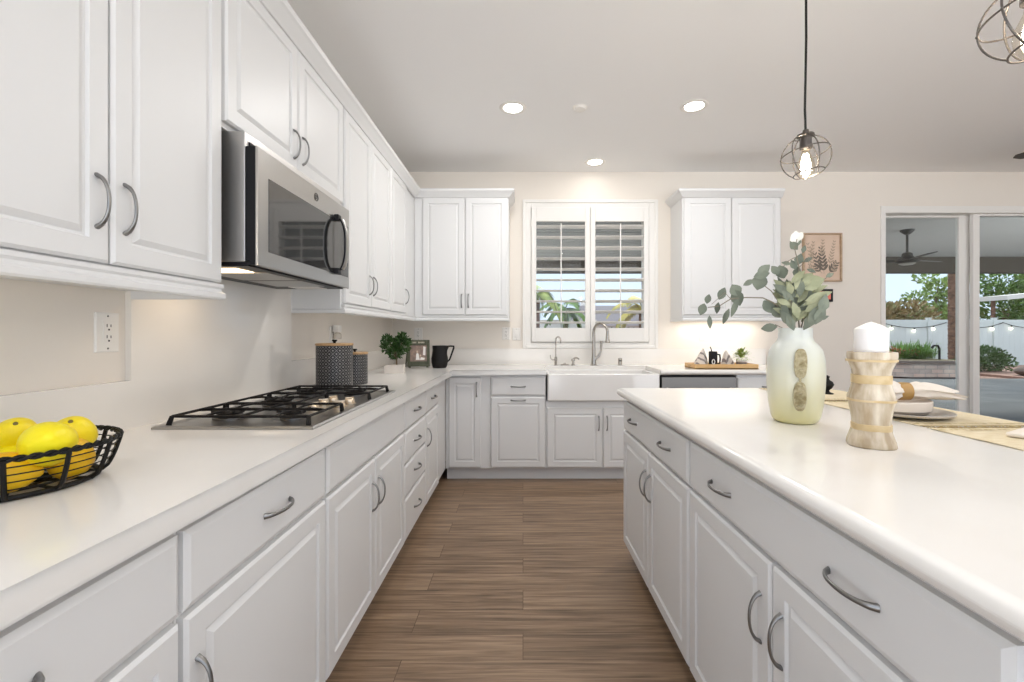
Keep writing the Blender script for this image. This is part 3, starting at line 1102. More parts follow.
# ------------------------------------------------------------------ microwave
mw = thing('microwave', 'stainless steel over-the-range microwave with dark glass door above the cooktop', 'microwave', (-0.90, 1.456, 0), pi / 2)
MWW = 0.772
MB().box(0, MWW, 0.0, 0.318, 1.446, 1.870, 0.004).build('body', M_STEEL_S, mw)
g = MB()
g.box(0.004, MWW - 0.004, -0.0125, 0.0, 1.450, 1.822)
for i in range(14):
    g.box(0.02, MWW - 0.02, -0.004, 0.0, 1.822 + i * 0.0014, 1.8228 + i * 0.0014)
g.build('vent_seal', M_BPLASTIC, mw)
dm = MB()
dm.front(0.0, MWW, 1.434, 1.822, [(0, 0.034), (0, 0.037), (0.004, 0.040), (0.010, 0.040)])
door = dm.build('door', M_STEEL, mw, 25)
MB().box(0.002, MWW - 0.002, -0.034, -0.0127, 1.437, 1.820).build('door_core', M_BPLASTIC, door)
MB().front(0.064, MWW - 0.016, 1.487, 1.737, [(0, 0.0395), (0.001, 0.0412), (0.0015, 0.0412)]).build('window', M_BGLASS, door)
h = MB()
pts = []
for i in range(17):
    t = -1 + 2 * i / 16
    pts.append((0.605, -0.041 - 0.046 * (1 - abs(t) ** 2.6) ** 0.5, 1.620 + 0.128 * t))
h.mi = 0
h.tube(pts, 0.011, 10, flat=0.5)
h.mi = 1
h.tube([(p[0] + 0.006, p[1] - 0.005, p[2]) for p in pts[1:-1]], 0.0135, 10, flat=0.55)
for s in (-1, 1):
    h.mi = 0
    h.box(0.588, 0.622, -0.062, -0.0405, 1.620 + s * 0.122 - 0.014, 1.620 + s * 0.122 + 0.014, 0.004)
h.build('handle', [M_BPLASTIC, M_STEEL], door)
bd = MB()
ring = [(0.415 + 0.0155 * cos(2 * pi * k / 28), -0.0412, 1.780 + 0.0155 * sin(2 * pi * k / 28)) for k in range(28)]
bd.tube(ring, 0.0017, 6, closed=True)
for sx in (-1, 1):
    sw = [(0.415 + sx * 0.0048 + 0.004 * cos(a), -0.0412, 1.780 + 0.0075 * sin(a)) for a in [i * 2 * pi / 14 for i in range(11)]]
    bd.tube(sw, 0.0010, 6)
bd.build('round_badge', M_STEEL_D, door)
un = MB()
un.box(0.006, MWW - 0.006, -0.010, 0.314, 1.432, 1.4462)
un.build('underside', M_BPLASTIC, mw)
fl = MB()
fl.box(0.16, 0.38, 0.02, 0.24, 1.4300, 1.4322)
fl.box(0.41, 0.63, 0.02, 0.24, 1.4300, 1.4322)
fl.build('grease_filter', M_STEEL, mw)
ln = MB()
ln.box(0.05, 0.15, 0.06, 0.18, 1.4295, 1.4323, 0.001)
ln.build('lamp_lens', M_EMIT_WARM, mw)
ln = MB()
ln.box(0.65, 0.75, 0.06, 0.20, 1.4295, 1.4323, 0.001)
ln.build('lamp_lens', M_PLASTIC, mw)
lamp('AREA', 'lamp_light', mw, (0.11, 0.16, 1.4285), 0.15, (1.0, 0.78, 0.54), 0.09)

# ------------------------------------------------------------------ gas cooktop
ck = thing('gas_cooktop', 'five-burner stainless steel gas cooktop with black iron grates', 'cooktop', (-0.895, 1.830, CT))
t = MB()
t.front(-0.25, 0.25, -0.445, 0.445, [(0, 0), (0, 0.006), (0.005, 0.010), (0.018, 0.010), (0.030, 0.005), (0.035, 0.005)])
bmesh.ops.transform(t.bm, matrix=Matrix.Rotation(-pi / 2, 4, 'X'), verts=t.bm.verts)
t.build('tray', M_STEEL, ck)


def grate(x0, x1, y0, y1, burners):
    m = MB()
    z = 0.034
    b_ = 0.0046

    def bar(p, q, r=b_):
        m.tube([p, q], r, 6)
    m.tube([(x0, y0, z), (x1, y0, z)], b_, 6)
    m.tube([(x0, y1, z), (x1, y1, z)], b_, 6)
    m.tube([(x0, y0, z), (x0, y1, z)], b_, 6)
    m.tube([(x1, y0, z), (x1, y1, z)], b_, 6)
    for x in (x0, x1):
        for y in (y0, y1):
            m.tube([(x, y, z + 0.001), (x * 1.02, y + (0.010 if y > 0 else -0.010) * (abs(y) > 0.3), 0.005)], [0.007, 0.0085], 6)
    for (bx, by) in burners:
        n = 4
        lim = [(x0, by), (x1, by), (bx, y0), (bx, y1)]
        for (ex, ey) in lim:
            d = Vector((bx - ex, by - ey, 0))
            ln_ = d.length
            d.normalize()
            e = Vector((ex, ey, z)) + d * max(0.0, ln_ - 0.022)
            m.tube([(ex, ey, z), tuple((Vector((ex, ey, z)) + e) / 2 + Vector((0, 0, 0.004))), tuple(e)], [b_, b_, b_ * 0.8], 6)
        for k in range(4):
            a = pi / 4 + k * pi / 2
            m.tube([(bx + 0.055 * cos(a), by + 0.055 * sin(a), z), (bx + 0.026 * cos(a), by + 0.026 * sin(a), z)], b_ * 0.8, 6)
    if len(burners) > 1:
        xm = (x0 + x1) / 2
        m.tube([(xm, y0, z), (xm, y1, z)], b_, 6)
    return m.build('grate', M_IRON, ck, 50)


grate(-0.216, 0.216, -0.405, -0.150, [(-0.11, -0.285), (0.11, -0.285)])
grate(-0.216, 0.216, 0.150, 0.405, [(-0.11, 0.285), (0.11, 0.285)])
grate(-0.216, 0.035, -0.138, 0.138, [(-0.095, 0.0)])
for (bx, by, s) in ((-0.11, -0.285, 1.0), (0.11, -0.285, 0.85), (-0.11, 0.285, 0.85), (0.11, 0.285, 1.0), (-0.095, 0.0, 1.2)):
    bo = MB().lathe([(0, 0.0055), (0.052 * s, 0.0055), (0.052 * s, 0.012), (0.040 * s, 0.016), (0.036 * s, 0.024), (0, 0.024)], 28).build('burner', M_STEEL_D, ck)
    bo.location = (bx, by, 0)
    MB().lathe([(0, 0.024), (0.042 * s, 0.024), (0.044 * s, 0.028), (0.038 * s, 0.0335), (0, 0.035)], 28).build('burner_cap', M_IRON, bo)
kn = MB()
kn.lathe([(0, 0.005), (0.026, 0.005), (0.026, 0.009), (0.021, 0.011), (0.0195, 0.022), (0.016, 0.026), (0, 0.027)], 24)
kn.box(-0.019, 0.019, -0.0035, 0.0035, 0.025, 0.031, 0.0015)
kn = kn.mesh('knob', M_BRASS)
for (kx, ky) in ((0.085, -0.09), (0.085, 0.0), (0.085, 0.09), (0.170, -0.05), (0.170, 0.05)):
    inst(kn, 'knob', ck, (kx, ky, 0), (0, 0, random.uniform(0.3, 1.2)))

# ------------------------------------------------------------------ farmhouse sink, taps
sk = thing('farmhouse_sink', 'white farmhouse sink with deep apron front under the window', 'sink', (0.654, 3.86, 0))
s = MB()
SX = 0.455
s.box(-SX, SX, -0.219, -0.180, 0.662, 0.884, 0.012, 3)
s.box(-SX, SX, 0.192, 0.222, 0.675, 0.884, 0.006)
s.box(-SX, -SX + 0.030, -0.19, 0.20, 0.675, 0.884, 0.006)
s.box(SX - 0.030, SX, -0.19, 0.20, 0.675, 0.884, 0.006)
s.box(-SX + 0.01, SX - 0.01, -0.19, 0.20, 0.662, 0.685, 0.004)
s.build('basin', M_PORC, sk, 50)
MB().lathe([(0, 0.686), (0.045, 0.686), (0.045, 0.689), (0.03, 0.690), (0, 0.687)], 24).build('drain', M_STEEL, sk)

fc = thing('kitchen_faucet', 'tall brushed nickel pull-down kitchen faucet behind the sink, in front of the window', 'faucet', (0.652, 4.15, CT))
m = MB().lathe([(0, 0), (0.032, 0), (0.032, 0.006), (0.024, 0.012), (0.021, 0.05), (0.0185, 0.085), (0, 0.085)], 24)
m.build('base', M_FAUCET, fc)
dxy = Vector((0.72, -0.69)).normalized()
pts = [(0, 0, 0.05), (0, 0, 0.20), (0, 0, 0.30)]
for k in range(1, 11):
    a = pi * k / 10 * 0.96
    rr = 0.075
    o = rr * (1 - cos(a))
    pts.append((dxy.x * o, dxy.y * o, 0.30 + 0.085 * sin(a)))
m = MB().tube(pts, [0.0175, 0.0155, 0.0135] + [0.0125] * 10, 12)
m.build('spout', M_FAUCET, fc)
e = Vector(pts[-1])
MB().tube([e + Vector((0, 0, 0.006)), e - Vector((0, 0, 0.02)), e - Vector((0, 0, 0.06)), e - Vector((0, 0, 0.095)), e - Vector((0, 0, 0.10))], [0.013, 0.0145, 0.017, 0.0235, 0.021], 14).build('spray_head', M_FAUCET, fc)
MB().tube([(0.012, -0.003, 0.055), (0.045, -0.006, 0.085), (0.066, -0.008, 0.135), (0.070, -0.008, 0.19), (0.066, -0.008, 0.225)], [0.016, 0.014, 0.010, 0.009, 0.012], 10).build('lever', M_FAUCET, fc)

ft = thing('filter_tap', 'small slim hooked drinking water tap left of the main faucet', 'tap', (0.302, 4.15, CT))
MB().lathe([(0, 0), (0.017, 0), (0.017, 0.005), (0.011, 0.010), (0.011, 0.035), (0.015, 0.045), (0.013, 0.07), (0.006, 0.082), (0, 0.082)], 20).build('base', M_FAUCET, ft)
pts = [(0, 0, 0.07), (0, 0, 0.15), (0, 0, 0.235)]
for k in range(1, 9):
    a = pi * k / 8
    pts.append((0.024 * (1 - cos(a)) * 0.85, -0.02 * (1 - cos(a)), 0.235 + 0.028 * sin(a)))
pts.append((pts[-1][0] + 0.003, pts[-1][1], 0.205))
MB().tube(pts, 0.0058, 10).build('spout', M_FAUCET, ft)
MB().tube([(-0.008, 0, 0.052), (-0.030, 0, 0.050), (-0.046, 0, 0.062), (-0.050, 0, 0.095)], [0.007, 0.006, 0.005, 0.004], 8).build('lever', M_FAUCET, ft)

sd = thing('soap_dispenser', 'small nickel soap dispenser with curved spout beside the drinking water tap', 'dispenser', (0.462, 4.15, CT))
MB().lathe([(0, 0), (0.020, 0), (0.020, 0.006), (0.012, 0.012), (0.011, 0.035), (0.018, 0.045), (0.016, 0.058), (0, 0.062)], 20).build('base', M_FAUCET, sd)
MB().tube([(0, 0, 0.05), (0.012, -0.012, 0.068), (0.030, -0.025, 0.072), (0.045, -0.035, 0.064), (0.048, -0.038, 0.052)], [0.009, 0.008, 0.007, 0.006, 0.005], 10).build('spout', M_FAUCET, sd)
hc = tag(MB().lathe([(0, 0), (0.040, 0), (0.040, 0.006), (0.034, 0.010), (0.012, 0.012), (0.010, 0.022), (0, 0.024)], 24).build('sink_hole_cover', M_FAUCET), 'flat nickel hole cover between the drinking water tap and the soap dispenser', 'cover')
hc.location = (0.385, 4.16, CT)
ag = thing('air_gap', 'short nickel cylinder air gap right of the main faucet', 'air gap', (0.895, 4.15, CT))
MB().lathe([(0, 0), (0.022, 0), (0.022, 0.004), (0.019, 0.006), (0.019, 0.062), (0.014, 0.068), (0, 0.068)], 24).build('body', M_FAUCET, ag)
MB().box(-0.012, 0.012, -0.0205, -0.018, 0.038, 0.050, 0.001).build('slot', M_SLOT, ag)

# ------------------------------------------------------------------ dishwasher
dw = thing('dishwasher', 'stainless steel dishwasher under the counter right of the sink', 'dishwasher', (1.122, YB, 0))
MB().box(0.003, 0.617, 0.002, 0.57, 0.10, 0.866).build('tub', M_BPLASTIC, dw)
MB().box(0.0, 0.62, 0.06, 0.56, 0.0, 0.10).build('toe_kick', M_BPLASTIC, dw)
MB().front(0.006, 0.614, 0.115, 0.715, [(0, 0), (0, 0.020), (0.004, 0.024), (0.01, 0.024)]).build('door', M_STEEL, dw)
MB().front(0.006, 0.614, 0.722, 0.858, [(0, 0), (0, 0.020), (0.004, 0.024), (0.01, 0.024)]).build('control_panel', M_STEEL_D, dw)
MB().tube([(0.05, -0.024, 0.76), (0.07, -0.052, 0.758), (0.31, -0.060, 0.756), (0.55, -0.052, 0.758), (0.57, -0.024, 0.76)], 0.011, 10).build('handle', M_STEEL, dw)

# ------------------------------------------------------------------ outlets and switches
rect = MB()


def outlet(label, loc, rz, kind='outlet', width=0.077, ht=0.118, plates=1):
    r = thing('wall_' + kind, label, kind, loc, rz, 'outlets and switches on the kitchen walls')
    MB().front(-width / 2, width / 2, -ht / 2, ht / 2, [(0, 0), (0, 0.003), (0.003, 0.006), (0.006, 0.006)]).build('cover_plate', M_PLASTIC, r)
    for k in range(plates):
        cx = (k - (plates - 1) / 2) * 0.046
        o = MB().front(cx - 0.017, cx + 0.017, -0.034, 0.034, [(0, 0.005), (0.0005, 0.0085), (0.002, 0.009)]).build('socket' if kind == 'outlet' else 'rocker', M_PLASTIC, r)
        if kind == 'outlet':
            for sz in (-1, 1):
                sl = MB()
                sl.box(cx - 0.0075, cx - 0.0050, -0.0095, -0.0088, sz * 0.0165 - 0.001, sz * 0.0165 + 0.008)
                sl.box(cx + 0.0050, cx + 0.0075, -0.0095, -0.0088, sz * 0.0165 - 0.001, sz * 0.0165 + 0.007)
                sl.tube([(cx, -0.0088, sz * 0.0165 - 0.0085), (cx, -0.0095, sz * 0.0165 - 0.0085)], 0.003, 10)
                sl.build('slots', M_SLOT, o)
    for sz in (-1, 1):
        MB().lathe([(0, 0), (0.003, 0), (0.0025, 0.001), (0, 0.0012)], 12).build('screw', M_STEEL_D, r).matrix_local = Matrix.Translation((0, -0.006, sz * 0.048)) @ Matrix.Rotation(pi / 2, 4, 'X')
    return r


outlet('white electrical outlet on the left wall beside the tall backsplash', (LW, 1.338, 1.217), pi / 2)
outlet('white wall outlet behind the patterned canisters, holding a plug-in freshener', (LW, 2.92, 1.20), pi / 2)
outlet('white wall outlet behind the framed photo in the corner', (-0.995, BW, 1.205), 0)
outlet('white wall outlet under the wall cabinet, just left of the window', (-0.16, BW, 1.21), 0)
outlet('white wall switch beside the window frame, left of the sink', (-0.062, BW, 1.205), 0, kind='switch')
outlet('white wall outlet above the left half of the wooden tray', (1.715, BW, 1.20), 0)
outlet('white wall switch above the plant on the wooden tray', (1.945, BW, 1.20), 0, kind='switch')

pf = thing('plug_in_freshener', 'white and clear plug-in air freshener in the outlet behind the canisters', 'air freshener', (LW + 0.0105, 2.92, 1.225), pi / 2)
MB().box(-0.026, 0.026, -0.045, -0.0005, -0.005, 0.040, 0.008, 3).build('body', M_PLASTIC, pf)
MB().lathe([(0.018, -0.05), (0.024, -0.045), (0.024, -0.018), (0.012, -0.008), (0.012, 0.0)], 20, c=(0, -0.026, 0)).build('bottle', mat('freshener_oil', (0.62, 0.56, 0.48), 0.1), pf)

# ------------------------------------------------------------------ ceiling fixtures


def can(x, y, label, power, vis=True):
    r = thing('recessed_light', label, 'ceiling light', (x, y, CEIL), 0, 'recessed ceiling lights')
    MB().lathe([(0.060, -0.001), (0.066, -0.006), (0.088, -0.005), (0.093, 0.0), (0.060, 0.0)], 40, cap=False).build('trim_ring', M_PLASTIC, r)
    MB().lathe([(0, -0.0035), (0.061, -0.0035), (0.061, -0.001), (0, -0.001)], 36).build('lens', M_EMIT_CAN, r)
    lamp('AREA', 'lamp_light', r, (0, 0, -0.010), power, (1.0, 0.985, 0.965), 0.13)
    return r


can(-0.068, 3.06, 'lit recessed ceiling light on the left, above the aisle', 6)
can(1.155, 3.035, 'lit recessed ceiling light on the right, above the island end', 6)
can(0.645, 4.03, 'lit recessed ceiling light close to the back wall above the kitchen window', 0.15)
for (x, y) in ((0.75, 0.2), (2.6, 1.4), (2.6, -0.6), (4.6, 2.0), (4.6, -0.6)):  # unseen lights added to brighten the room
    can(x, y, 'added recessed ceiling light out of frame, there to fill the room with light', 3)

sdm = tag(MB().lathe([(0, -0.028), (0.030, -0.028), (0.040, -0.024), (0.044, -0.008), (0.052, -0.004), (0.053, 0), (0, 0)], 32).build('sprinkler_cover', M_PLASTIC), 'small round white cover on the ceiling between the two front lights', 'ceiling cover')
sdm.location = (0.388, 3.06, CEIL)
sdm.scale = (0.95, 0.95, 0.6)

# ceiling fan of the next room, one blade tip in frame at the right edge
fn = thing('ceiling_fan', 'dark ceiling fan at the right edge, only a blade tip in view', 'fan', (4.40, 3.20, CEIL), 0.0)
MB().lathe([(0, -0.22), (0.06, -0.22), (0.11, -0.19), (0.11, -0.12), (0.05, -0.09), (0.02, -0.085), (0.02, -0.05), (0.07, -0.03), (0.075, 0), (0, 0)], 28).build('motor', M_FANDARK, fn)
bl = MB().prism([(0.10, -0.03), (0.30, -0.055), (0.60, -0.05), (0.65, -0.02), (0.65, 0.02), (0.60, 0.05), (0.30, 0.055), (0.10, 0.03)], -0.006, 0.0).mesh('blade', M_FANBLADE)
for k in range(5):
    inst(bl, 'blade', fn, (0, 0, -0.155), (0.2, 0, radians(152) + k * 2 * pi / 5))


def pendant(x, y, zc, label, tilt):
    r = thing('pendant_light', label, 'pendant light', (x, y, CEIL), 0, 'wire globe pendant lights over the island')
    zt = zc - CEIL
    R = 0.080
    MB().lathe([(0, -0.025), (0.02, -0.025), (0.058, -0.012), (0.06, 0), (0, 0)], 28).build('canopy', M_BRONZE, r)
    MB().tube([(0, 0, -0.02), (0.002, 0, zt * 0.5), (-0.003, 0, zt * 0.8), (0, 0, zt + R + 0.015)], 0.0042, 8).build('cord', M_BLACK, r)
    sk_ = MB().lathe([(0, R + 0.02), (0.010, R + 0.02), (0.012, R + 0.006), (0.028, R + 0.003), (0.030, R - 0.004), (0.020, R - 0.008), (0.020, R - 0.050), (0.014, R - 0.056), (0, R - 0.056)], 24)
    sk_.box(-0.030, 0.030, -0.004, 0.004, R - 0.004, R + 0.003, 0.001)
    sk_.build('socket', M_BRONZE, r, loc=(0, 0, zt))
    cg = MB()
    wr = 0.0021
    a0, a1 = radians(18), radians(141)
    nrib = 6
    for k in range(nrib):
        a = 2 * pi * k / nrib - 0.855
        cg.tube([(R * sin(t) * cos(a), R * sin(t) * sin(a), R * cos(t)) for t in [a0 + (a1 - a0) * i / 18 for i in range(19)]], wr, 6)
    for t in (a0, radians(80), a1):
        cg.tube([(R * sin(t) * cos(2 * pi * i / 40), R * sin(t) * sin(2 * pi * i / 40), R * cos(t)) for i in range(40)], wr, 6, closed=True)
    for k in range(nrib):
        a = 2 * pi * k / nrib - 0.855
        cg.ball((R * sin(radians(80)) * cos(a), R * sin(radians(80)) * sin(a), R * cos(radians(80))), 0.0036, 8, 6)
    o = cg.build('wire_cage', M_BRONZE, r, loc=(0, 0, zt))
    vd = Vector((-x, -y, 0)).normalized()
    o.rotation_euler = (Matrix.Rotation(radians(tilt), 3, vd) @ Matrix.Rotation(math.atan2(y, x) - 0.715, 3, 'Z')).to_euler()
    bp = [(0.0, R - 0.056), (0.013, R - 0.056), (0.015, R - 0.070), (0.026, R - 0.095), (0.031, R - 0.118), (0.028, R - 0.142), (0.015, R - 0.158), (0, R - 0.162)]
    MB().lathe(bp, 24).build('bulb', M_BULBGLASS, r, loc=(0, 0, zt))
    fil = MB()
    for k in range(4):
        a = pi / 2 * k
        fil.tube([(0.006 * cos(a), 0.006 * sin(a), R - 0.07), (0.016 * cos(a), 0.016 * sin(a), R - 0.105), (0.012 * cos(a), 0.012 * sin(a), R - 0.14)], 0.0032, 6)
    fil.build('filament', mat('filament_glow', (1, 0.9, 0.7), 0.4, emit=(1.0, 0.85, 0.62), estr=40.0), r, loc=(0, 0, zt))
    lamp('POINT', 'lamp_light', r, (0, 0, zt + R - 0.11), 2.2, (1.0, 0.93, 0.84), 0.022)
    return r


pendant(1.049, 1.67, 1.868, 'black-corded wire globe pendant hanging over the far half of the island', 9)
pendant(1.022, 0.900, 1.848, 'wire globe pendant nearest the camera, cut off by the top right corner', 12)

# ------------------------------------------------------------------ left counter: basket of lemons
bk = thing('wire_basket', 'round black wire fruit basket with twisted rim, on the left counter', 'basket', (-1.0, 0.880, CT))
RB, RT, HB = 0.143, 0.158, 0.080
m = MB()
for ph in (0, pi):
    m.tube([((RT + 0.0032 * cos(26 * a + ph)) * cos(a), (RT + 0.0032 * cos(26 * a + ph)) * sin(a), HB + 0.0032 * sin(26 * a + ph)) for a in [2 * pi * i / 208 for i in range(208)]], 0.0034, 6, closed=True)
m.build('twisted_rim', M_BLACK, bk)


def prof_r(t):
    return RB - 0.018 + (RT - RB + 0.018) * (t ** 0.55)


m = MB()
for t in (0.22, 0.42, 0.61, 0.80):
    m.tube([((prof_r(t)) * cos(a), prof_r(t) * sin(a), 0.007 + (HB - 0.007) * t) for a in [2 * pi * i / 64 for i in range(64)]], 0.0013, 6, closed=True)
# spiral of thin wire on the outside, as on the right of the basket
m.build('thin_wires', M_BLACK, bk)
for k in range(12):
    a = 2 * pi * k / 12 - radians(15)
    m = MB()
    m.tube([((prof_r(t) + 0.003) * cos(a), (prof_r(t) + 0.003) * sin(a), 0.005 + (HB - 0.005) * t) for t in [i / 9 for i in range(10)]], 0.0042, 8)
    m.build('rib', M_BLACK, bk)
m = MB()
m.tube([((RB - 0.018) * cos(2 * pi * i / 48), (RB - 0.018) * sin(2 * pi * i / 48), 0.0055) for i in range(48)], 0.0050, 8, closed=True)
for k in range(6):
    a = 2 * pi * k / 12 - radians(15)
    m.tube([((RB - 0.02) * cos(a), (RB - 0.02) * sin(a), 0.006), (-(RB - 0.02) * cos(a), -(RB - 0.02) * sin(a), 0.006)], 0.003, 6)
for rr in (0.03, 0.055, 0.08):
    m.tube([(rr * cos(2 * pi * i / 36), rr * sin(2 * pi * i / 36), 0.0065) for i in range(36)], 0.002, 6, closed=True)
m.build('base_ring', M_BLACK, bk)


def lemon_mesh():
    p = [(0.0, -0.0505), (0.005, -0.050), (0.009, -0.047), (0.014, -0.0425), (0.0235, -0.034), (0.0325, -0.020), (0.0365, -0.004), (0.0360, 0.010),
         (0.031, 0.025), (0.0225, 0.036), (0.013, 0.0425), (0.008, 0.046), (0.004, 0.0475), (0, 0.0470)]
    return MB().lathe(p, 28, wob=lambda a, z: 1 + 0.02 * sin(3 * a + z * 60)).mesh('lemon', M_LEMON, 80)


LEM = lemon_mesh()
LEM_G = LEM.copy()
LEM_G.materials[0] = M_LEMON_G
SCAR = MB().lathe([(0, 0.0462), (0.0042, 0.0466), (0.0036, 0.0490), (0.0015, 0.0500), (0, 0.0495)], 10).mesh('stem_end', M_STEMEND)


def lemon(x, y, z, axis, label, s=1.0):
    r = bpy.data.objects.new('lemon', LEM_G if 'golden' in label else LEM)
    COL.objects.link(r)
    r.location = (-1.0 + x, 0.880 + y, CT + z)
    q = Vector((0, 0, 1)).rotation_difference(Vector(axis).normalized())
    r.rotation_euler = q.to_euler()
    r.scale = (s, s, s)
    tag(r, label, 'lemon', 'lemons in the wire basket')
    inst(SCAR, 'stem_end', r)
    return r


lemon(0.103, -0.030, 0.089, (-0.6, 0.55, -0.35), 'big yellow lemon heaped on top at the front of the basket', 1.12)
lemon(0.050, 0.070, 0.080, (0.45, -0.55, 0.75), 'yellow lemon on top at the back right of the heap, dark stem end facing up', 1.05)
lemon(-0.030, 0.034, 0.086, (0.55, -0.5, 0.70), 'yellow lemon on top at the back left of the heap, cut by the left edge', 1.0)
lemon(0.000, -0.088, 0.076, (0.3, -0.5, 0.2), 'lemon at the front left of the basket, cut by the left edge', 0.98)
lemon(0.066, -0.072, 0.046, (-0.65, -0.75, 0.15), 'golden lemon low in the front of the basket, under the big one', 1.02)
lemon(0.093, 0.022, 0.046, (0.45, -0.35, 0.75), 'golden lemon low at the right end of the basket behind the wires', 1.0)
lemon(-0.012, 0.086, 0.044, (0.9, 0.3, 0.1), 'lemon low at the back of the basket under the back right one', 0.95)
lemon(-0.006, 0.004, 0.043, (0.2, 0.9, 0.1), 'lemon at the bottom middle of the basket beneath the others', 0.9)

# ------------------------------------------------------------------ canisters


def canister(x, y, rad, h, label):
    r = thing('canister', label, 'canister', (x, y, CT), 0.4, 'black canisters with white diamond pattern')
    MB().lathe([(0, 0), (rad - 0.004, 0), (rad, 0.004), (rad, h - 0.004), (rad - 0.002, h), (0, h)], 48).build('body', M_CANISTER, r)
    MB().lathe([(0, h), (rad + 0.002, h), (rad + 0.003, h + 0.003), (rad + 0.003, h + 0.009), (rad, h + 0.012), (0, h + 0.012)], 48).build('lid', M_WOOD_LID, r)
    MB().lathe([(0, h + 0.012), (0.007, h + 0.012), (0.006, h + 0.017), (0.014, h + 0.026), (0.013, h + 0.030), (0, h + 0.031)], 20).build('lid_knob', M_BLACK, r)
    return r


canister(-1.005, 2.400, 0.092, 0.232, 'large black canister with white diamond pattern and wooden lid, beside the cooktop')
canister(-0.985, 2.635, 0.072, 0.175, 'smaller black patterned canister tucked behind the large one')

# ------------------------------------------------------------------ small potted shrub


def leaf_cloud(mb, blobs, n, size, shape='oval', up=0.35, seed=1, surf=0.55):
    rnd = random.Random(seed)
    tot = sum(b_[3] * b_[4] * b_[5] for b_ in blobs)
    for (cx, cy, cz, rx, ry, rz) in blobs:
        k = max(4, int(n * rx * ry * rz / tot))
        for _ in range(k):
            while True:
                v = Vector((rnd.uniform(-1, 1), rnd.uniform(-1, 1), rnd.uniform(-1, 1)))
                if surf ** 2 * rnd.random() < v.length_squared < 1:
                    break
            p = (cx + v.x * rx, cy + v.y * ry, cz + v.z * rz)
            d = (v + Vector((rnd.uniform(-.6, .6), rnd.uniform(-.6, .6), rnd.uniform(-.3, .6) + up)))
            nn = Vector((rnd.uniform(-1, 1), rnd.uniform(-1, 1), rnd.uniform(0.2, 1)))
            s = size * rnd.uniform(0.7, 1.3)
            mb.leaf(p, d, nn, s, s * 0.5, shape)
    return mb


pl = thing('potted_shrub', 'small two-headed green shrub in a whitewashed wooden box, left of the framed photo', 'plant', (-0.955, 3.36, CT), 0.12)
m = MB()
m.front(-0.068, 0.068, -0.050, 0.050, [(0, 0), (0, 0.060), (0.003, 0.0625), (0.009, 0.0625), (0.010, 0.052)])
bmesh.ops.transform(m.bm, matrix=Matrix.Rotation(-pi / 2, 4, 'X'), verts=m.bm.verts)
m.build('planter_box', M_WHITEWOOD, pl)
MB().front(-0.060, 0.060, -0.042, 0.042, [(0, 0.050), (0.002, 0.054), (0.02, 0.058)]).build('soil', M_SOIL, pl).rotation_euler = (-pi / 2, 0, 0)
m = MB()
m.tube([(0.012, 0, 0.05), (0.010, 0, 0.10), (-0.004, 0, 0.15), (-0.040, 0, 0.22)], [0.007, 0.006, 0.005, 0.003], 8)
m.tube([(0.010, 0, 0.10), (0.030, 0.005, 0.15), (0.048, 0.01, 0.23)], [0.005, 0.004, 0.003], 8)
for k in range(14):
    a = random.uniform(0, 2 * pi)
    m.tube([(0.008, 0, 0.10 + 0.004 * k), (0.008 + 0.05 * cos(a), 0.04 * sin(a), 0.15 + 0.006 * k)], [0.0025, 0.001], 5)
m.build('trunk', M_STEM, pl)
leaf_cloud(MB(), [(-0.045, 0.0, 0.205, 0.052, 0.048, 0.062), (0.050, 0.01, 0.215, 0.055, 0.05, 0.070), (0.004, 0, 0.150, 0.050, 0.045, 0.050), (-0.06, 0, 0.24, 0.03, 0.03, 0.04), (0.055, 0, 0.25, 0.035, 0.03, 0.05)], 1300, 0.023, seed=4).build('foliage', M_LEAF, pl, recalc=False)

# ------------------------------------------------------------------ framed photo on the counter
fr = thing('photo_frame', 'green wooden easel photo frame standing on the counter in the corner', 'picture frame', (-0.868, 3.74, CT), radians(-8))
fr.rotation_euler = (radians(-13), 0, radians(14))
m = MB()
FW, FH = 0.092, 0.245
bw = 0.024
for (a0, a1, z0, z1) in ((-FW, -FW + bw, 0.020, FH), (FW - bw, FW, 0.020, FH), (-FW + bw, FW - bw, FH - 0.045, FH), (-FW + bw, FW - bw, 0.028, 0.062)):
    m.box(a0, a1, -0.010, 0.010, z0, z1, 0.003)
m.box(-FW + 0.004, FW - 0.004, 0.004, 0.010, 0.03, FH - 0.01)
m.build('frame', M_GREENFRAME, fr)
m = MB()
m.box(-FW + 0.010, -FW + 0.030, -0.040, 0.014, 0.012, 0.024, 0.003)
m.box(FW - 0.030, FW - 0.010, -0.040, 0.014, 0.012, 0.024, 0.003)
m.box(-FW + 0.006, FW - 0.006, -0.030, -0.012, 0.018, 0.032, 0.003)
m.build('shelf_feet', M_GREENFRAME, fr)
m = MB()
m.tube([(-FW + 0.006, 0.012, 0.20), (-FW - 0.012, 0.075, 0.03)], 0.006, 6)
m.tube([(FW - 0.016, 0.012, 0.20), (FW - 0.016, 0.070, 0.03)], 0.006, 6)
m.build('easel_leg', M_GREENFRAME, fr)
m = MB()
for k in range(9):
    if k in (3,):
        continue
    x = -0.044 + k * 0.011
    m.box(x - 0.0035, x + 0.0035, -0.0112, -0.0100, FH - 0.030, FH - 0.017)
m.build('frame_motif', mat('pale_motif', (0.50, 0.46, 0.36), 0.7), fr)
m = MB()
m.mi = 0
m.box(-FW + bw, FW - bw, -0.001, 0.0035, 0.062, FH - 0.045)
m.mi = 1
pq = lambda u, v, ww: (u, ww, v)
m.prism([(-0.022, 0.075), (0.010, 0.075), (0.000, 0.128), (-0.010, 0.134), (-0.018, 0.126)], -0.0016, -0.0009, pq)
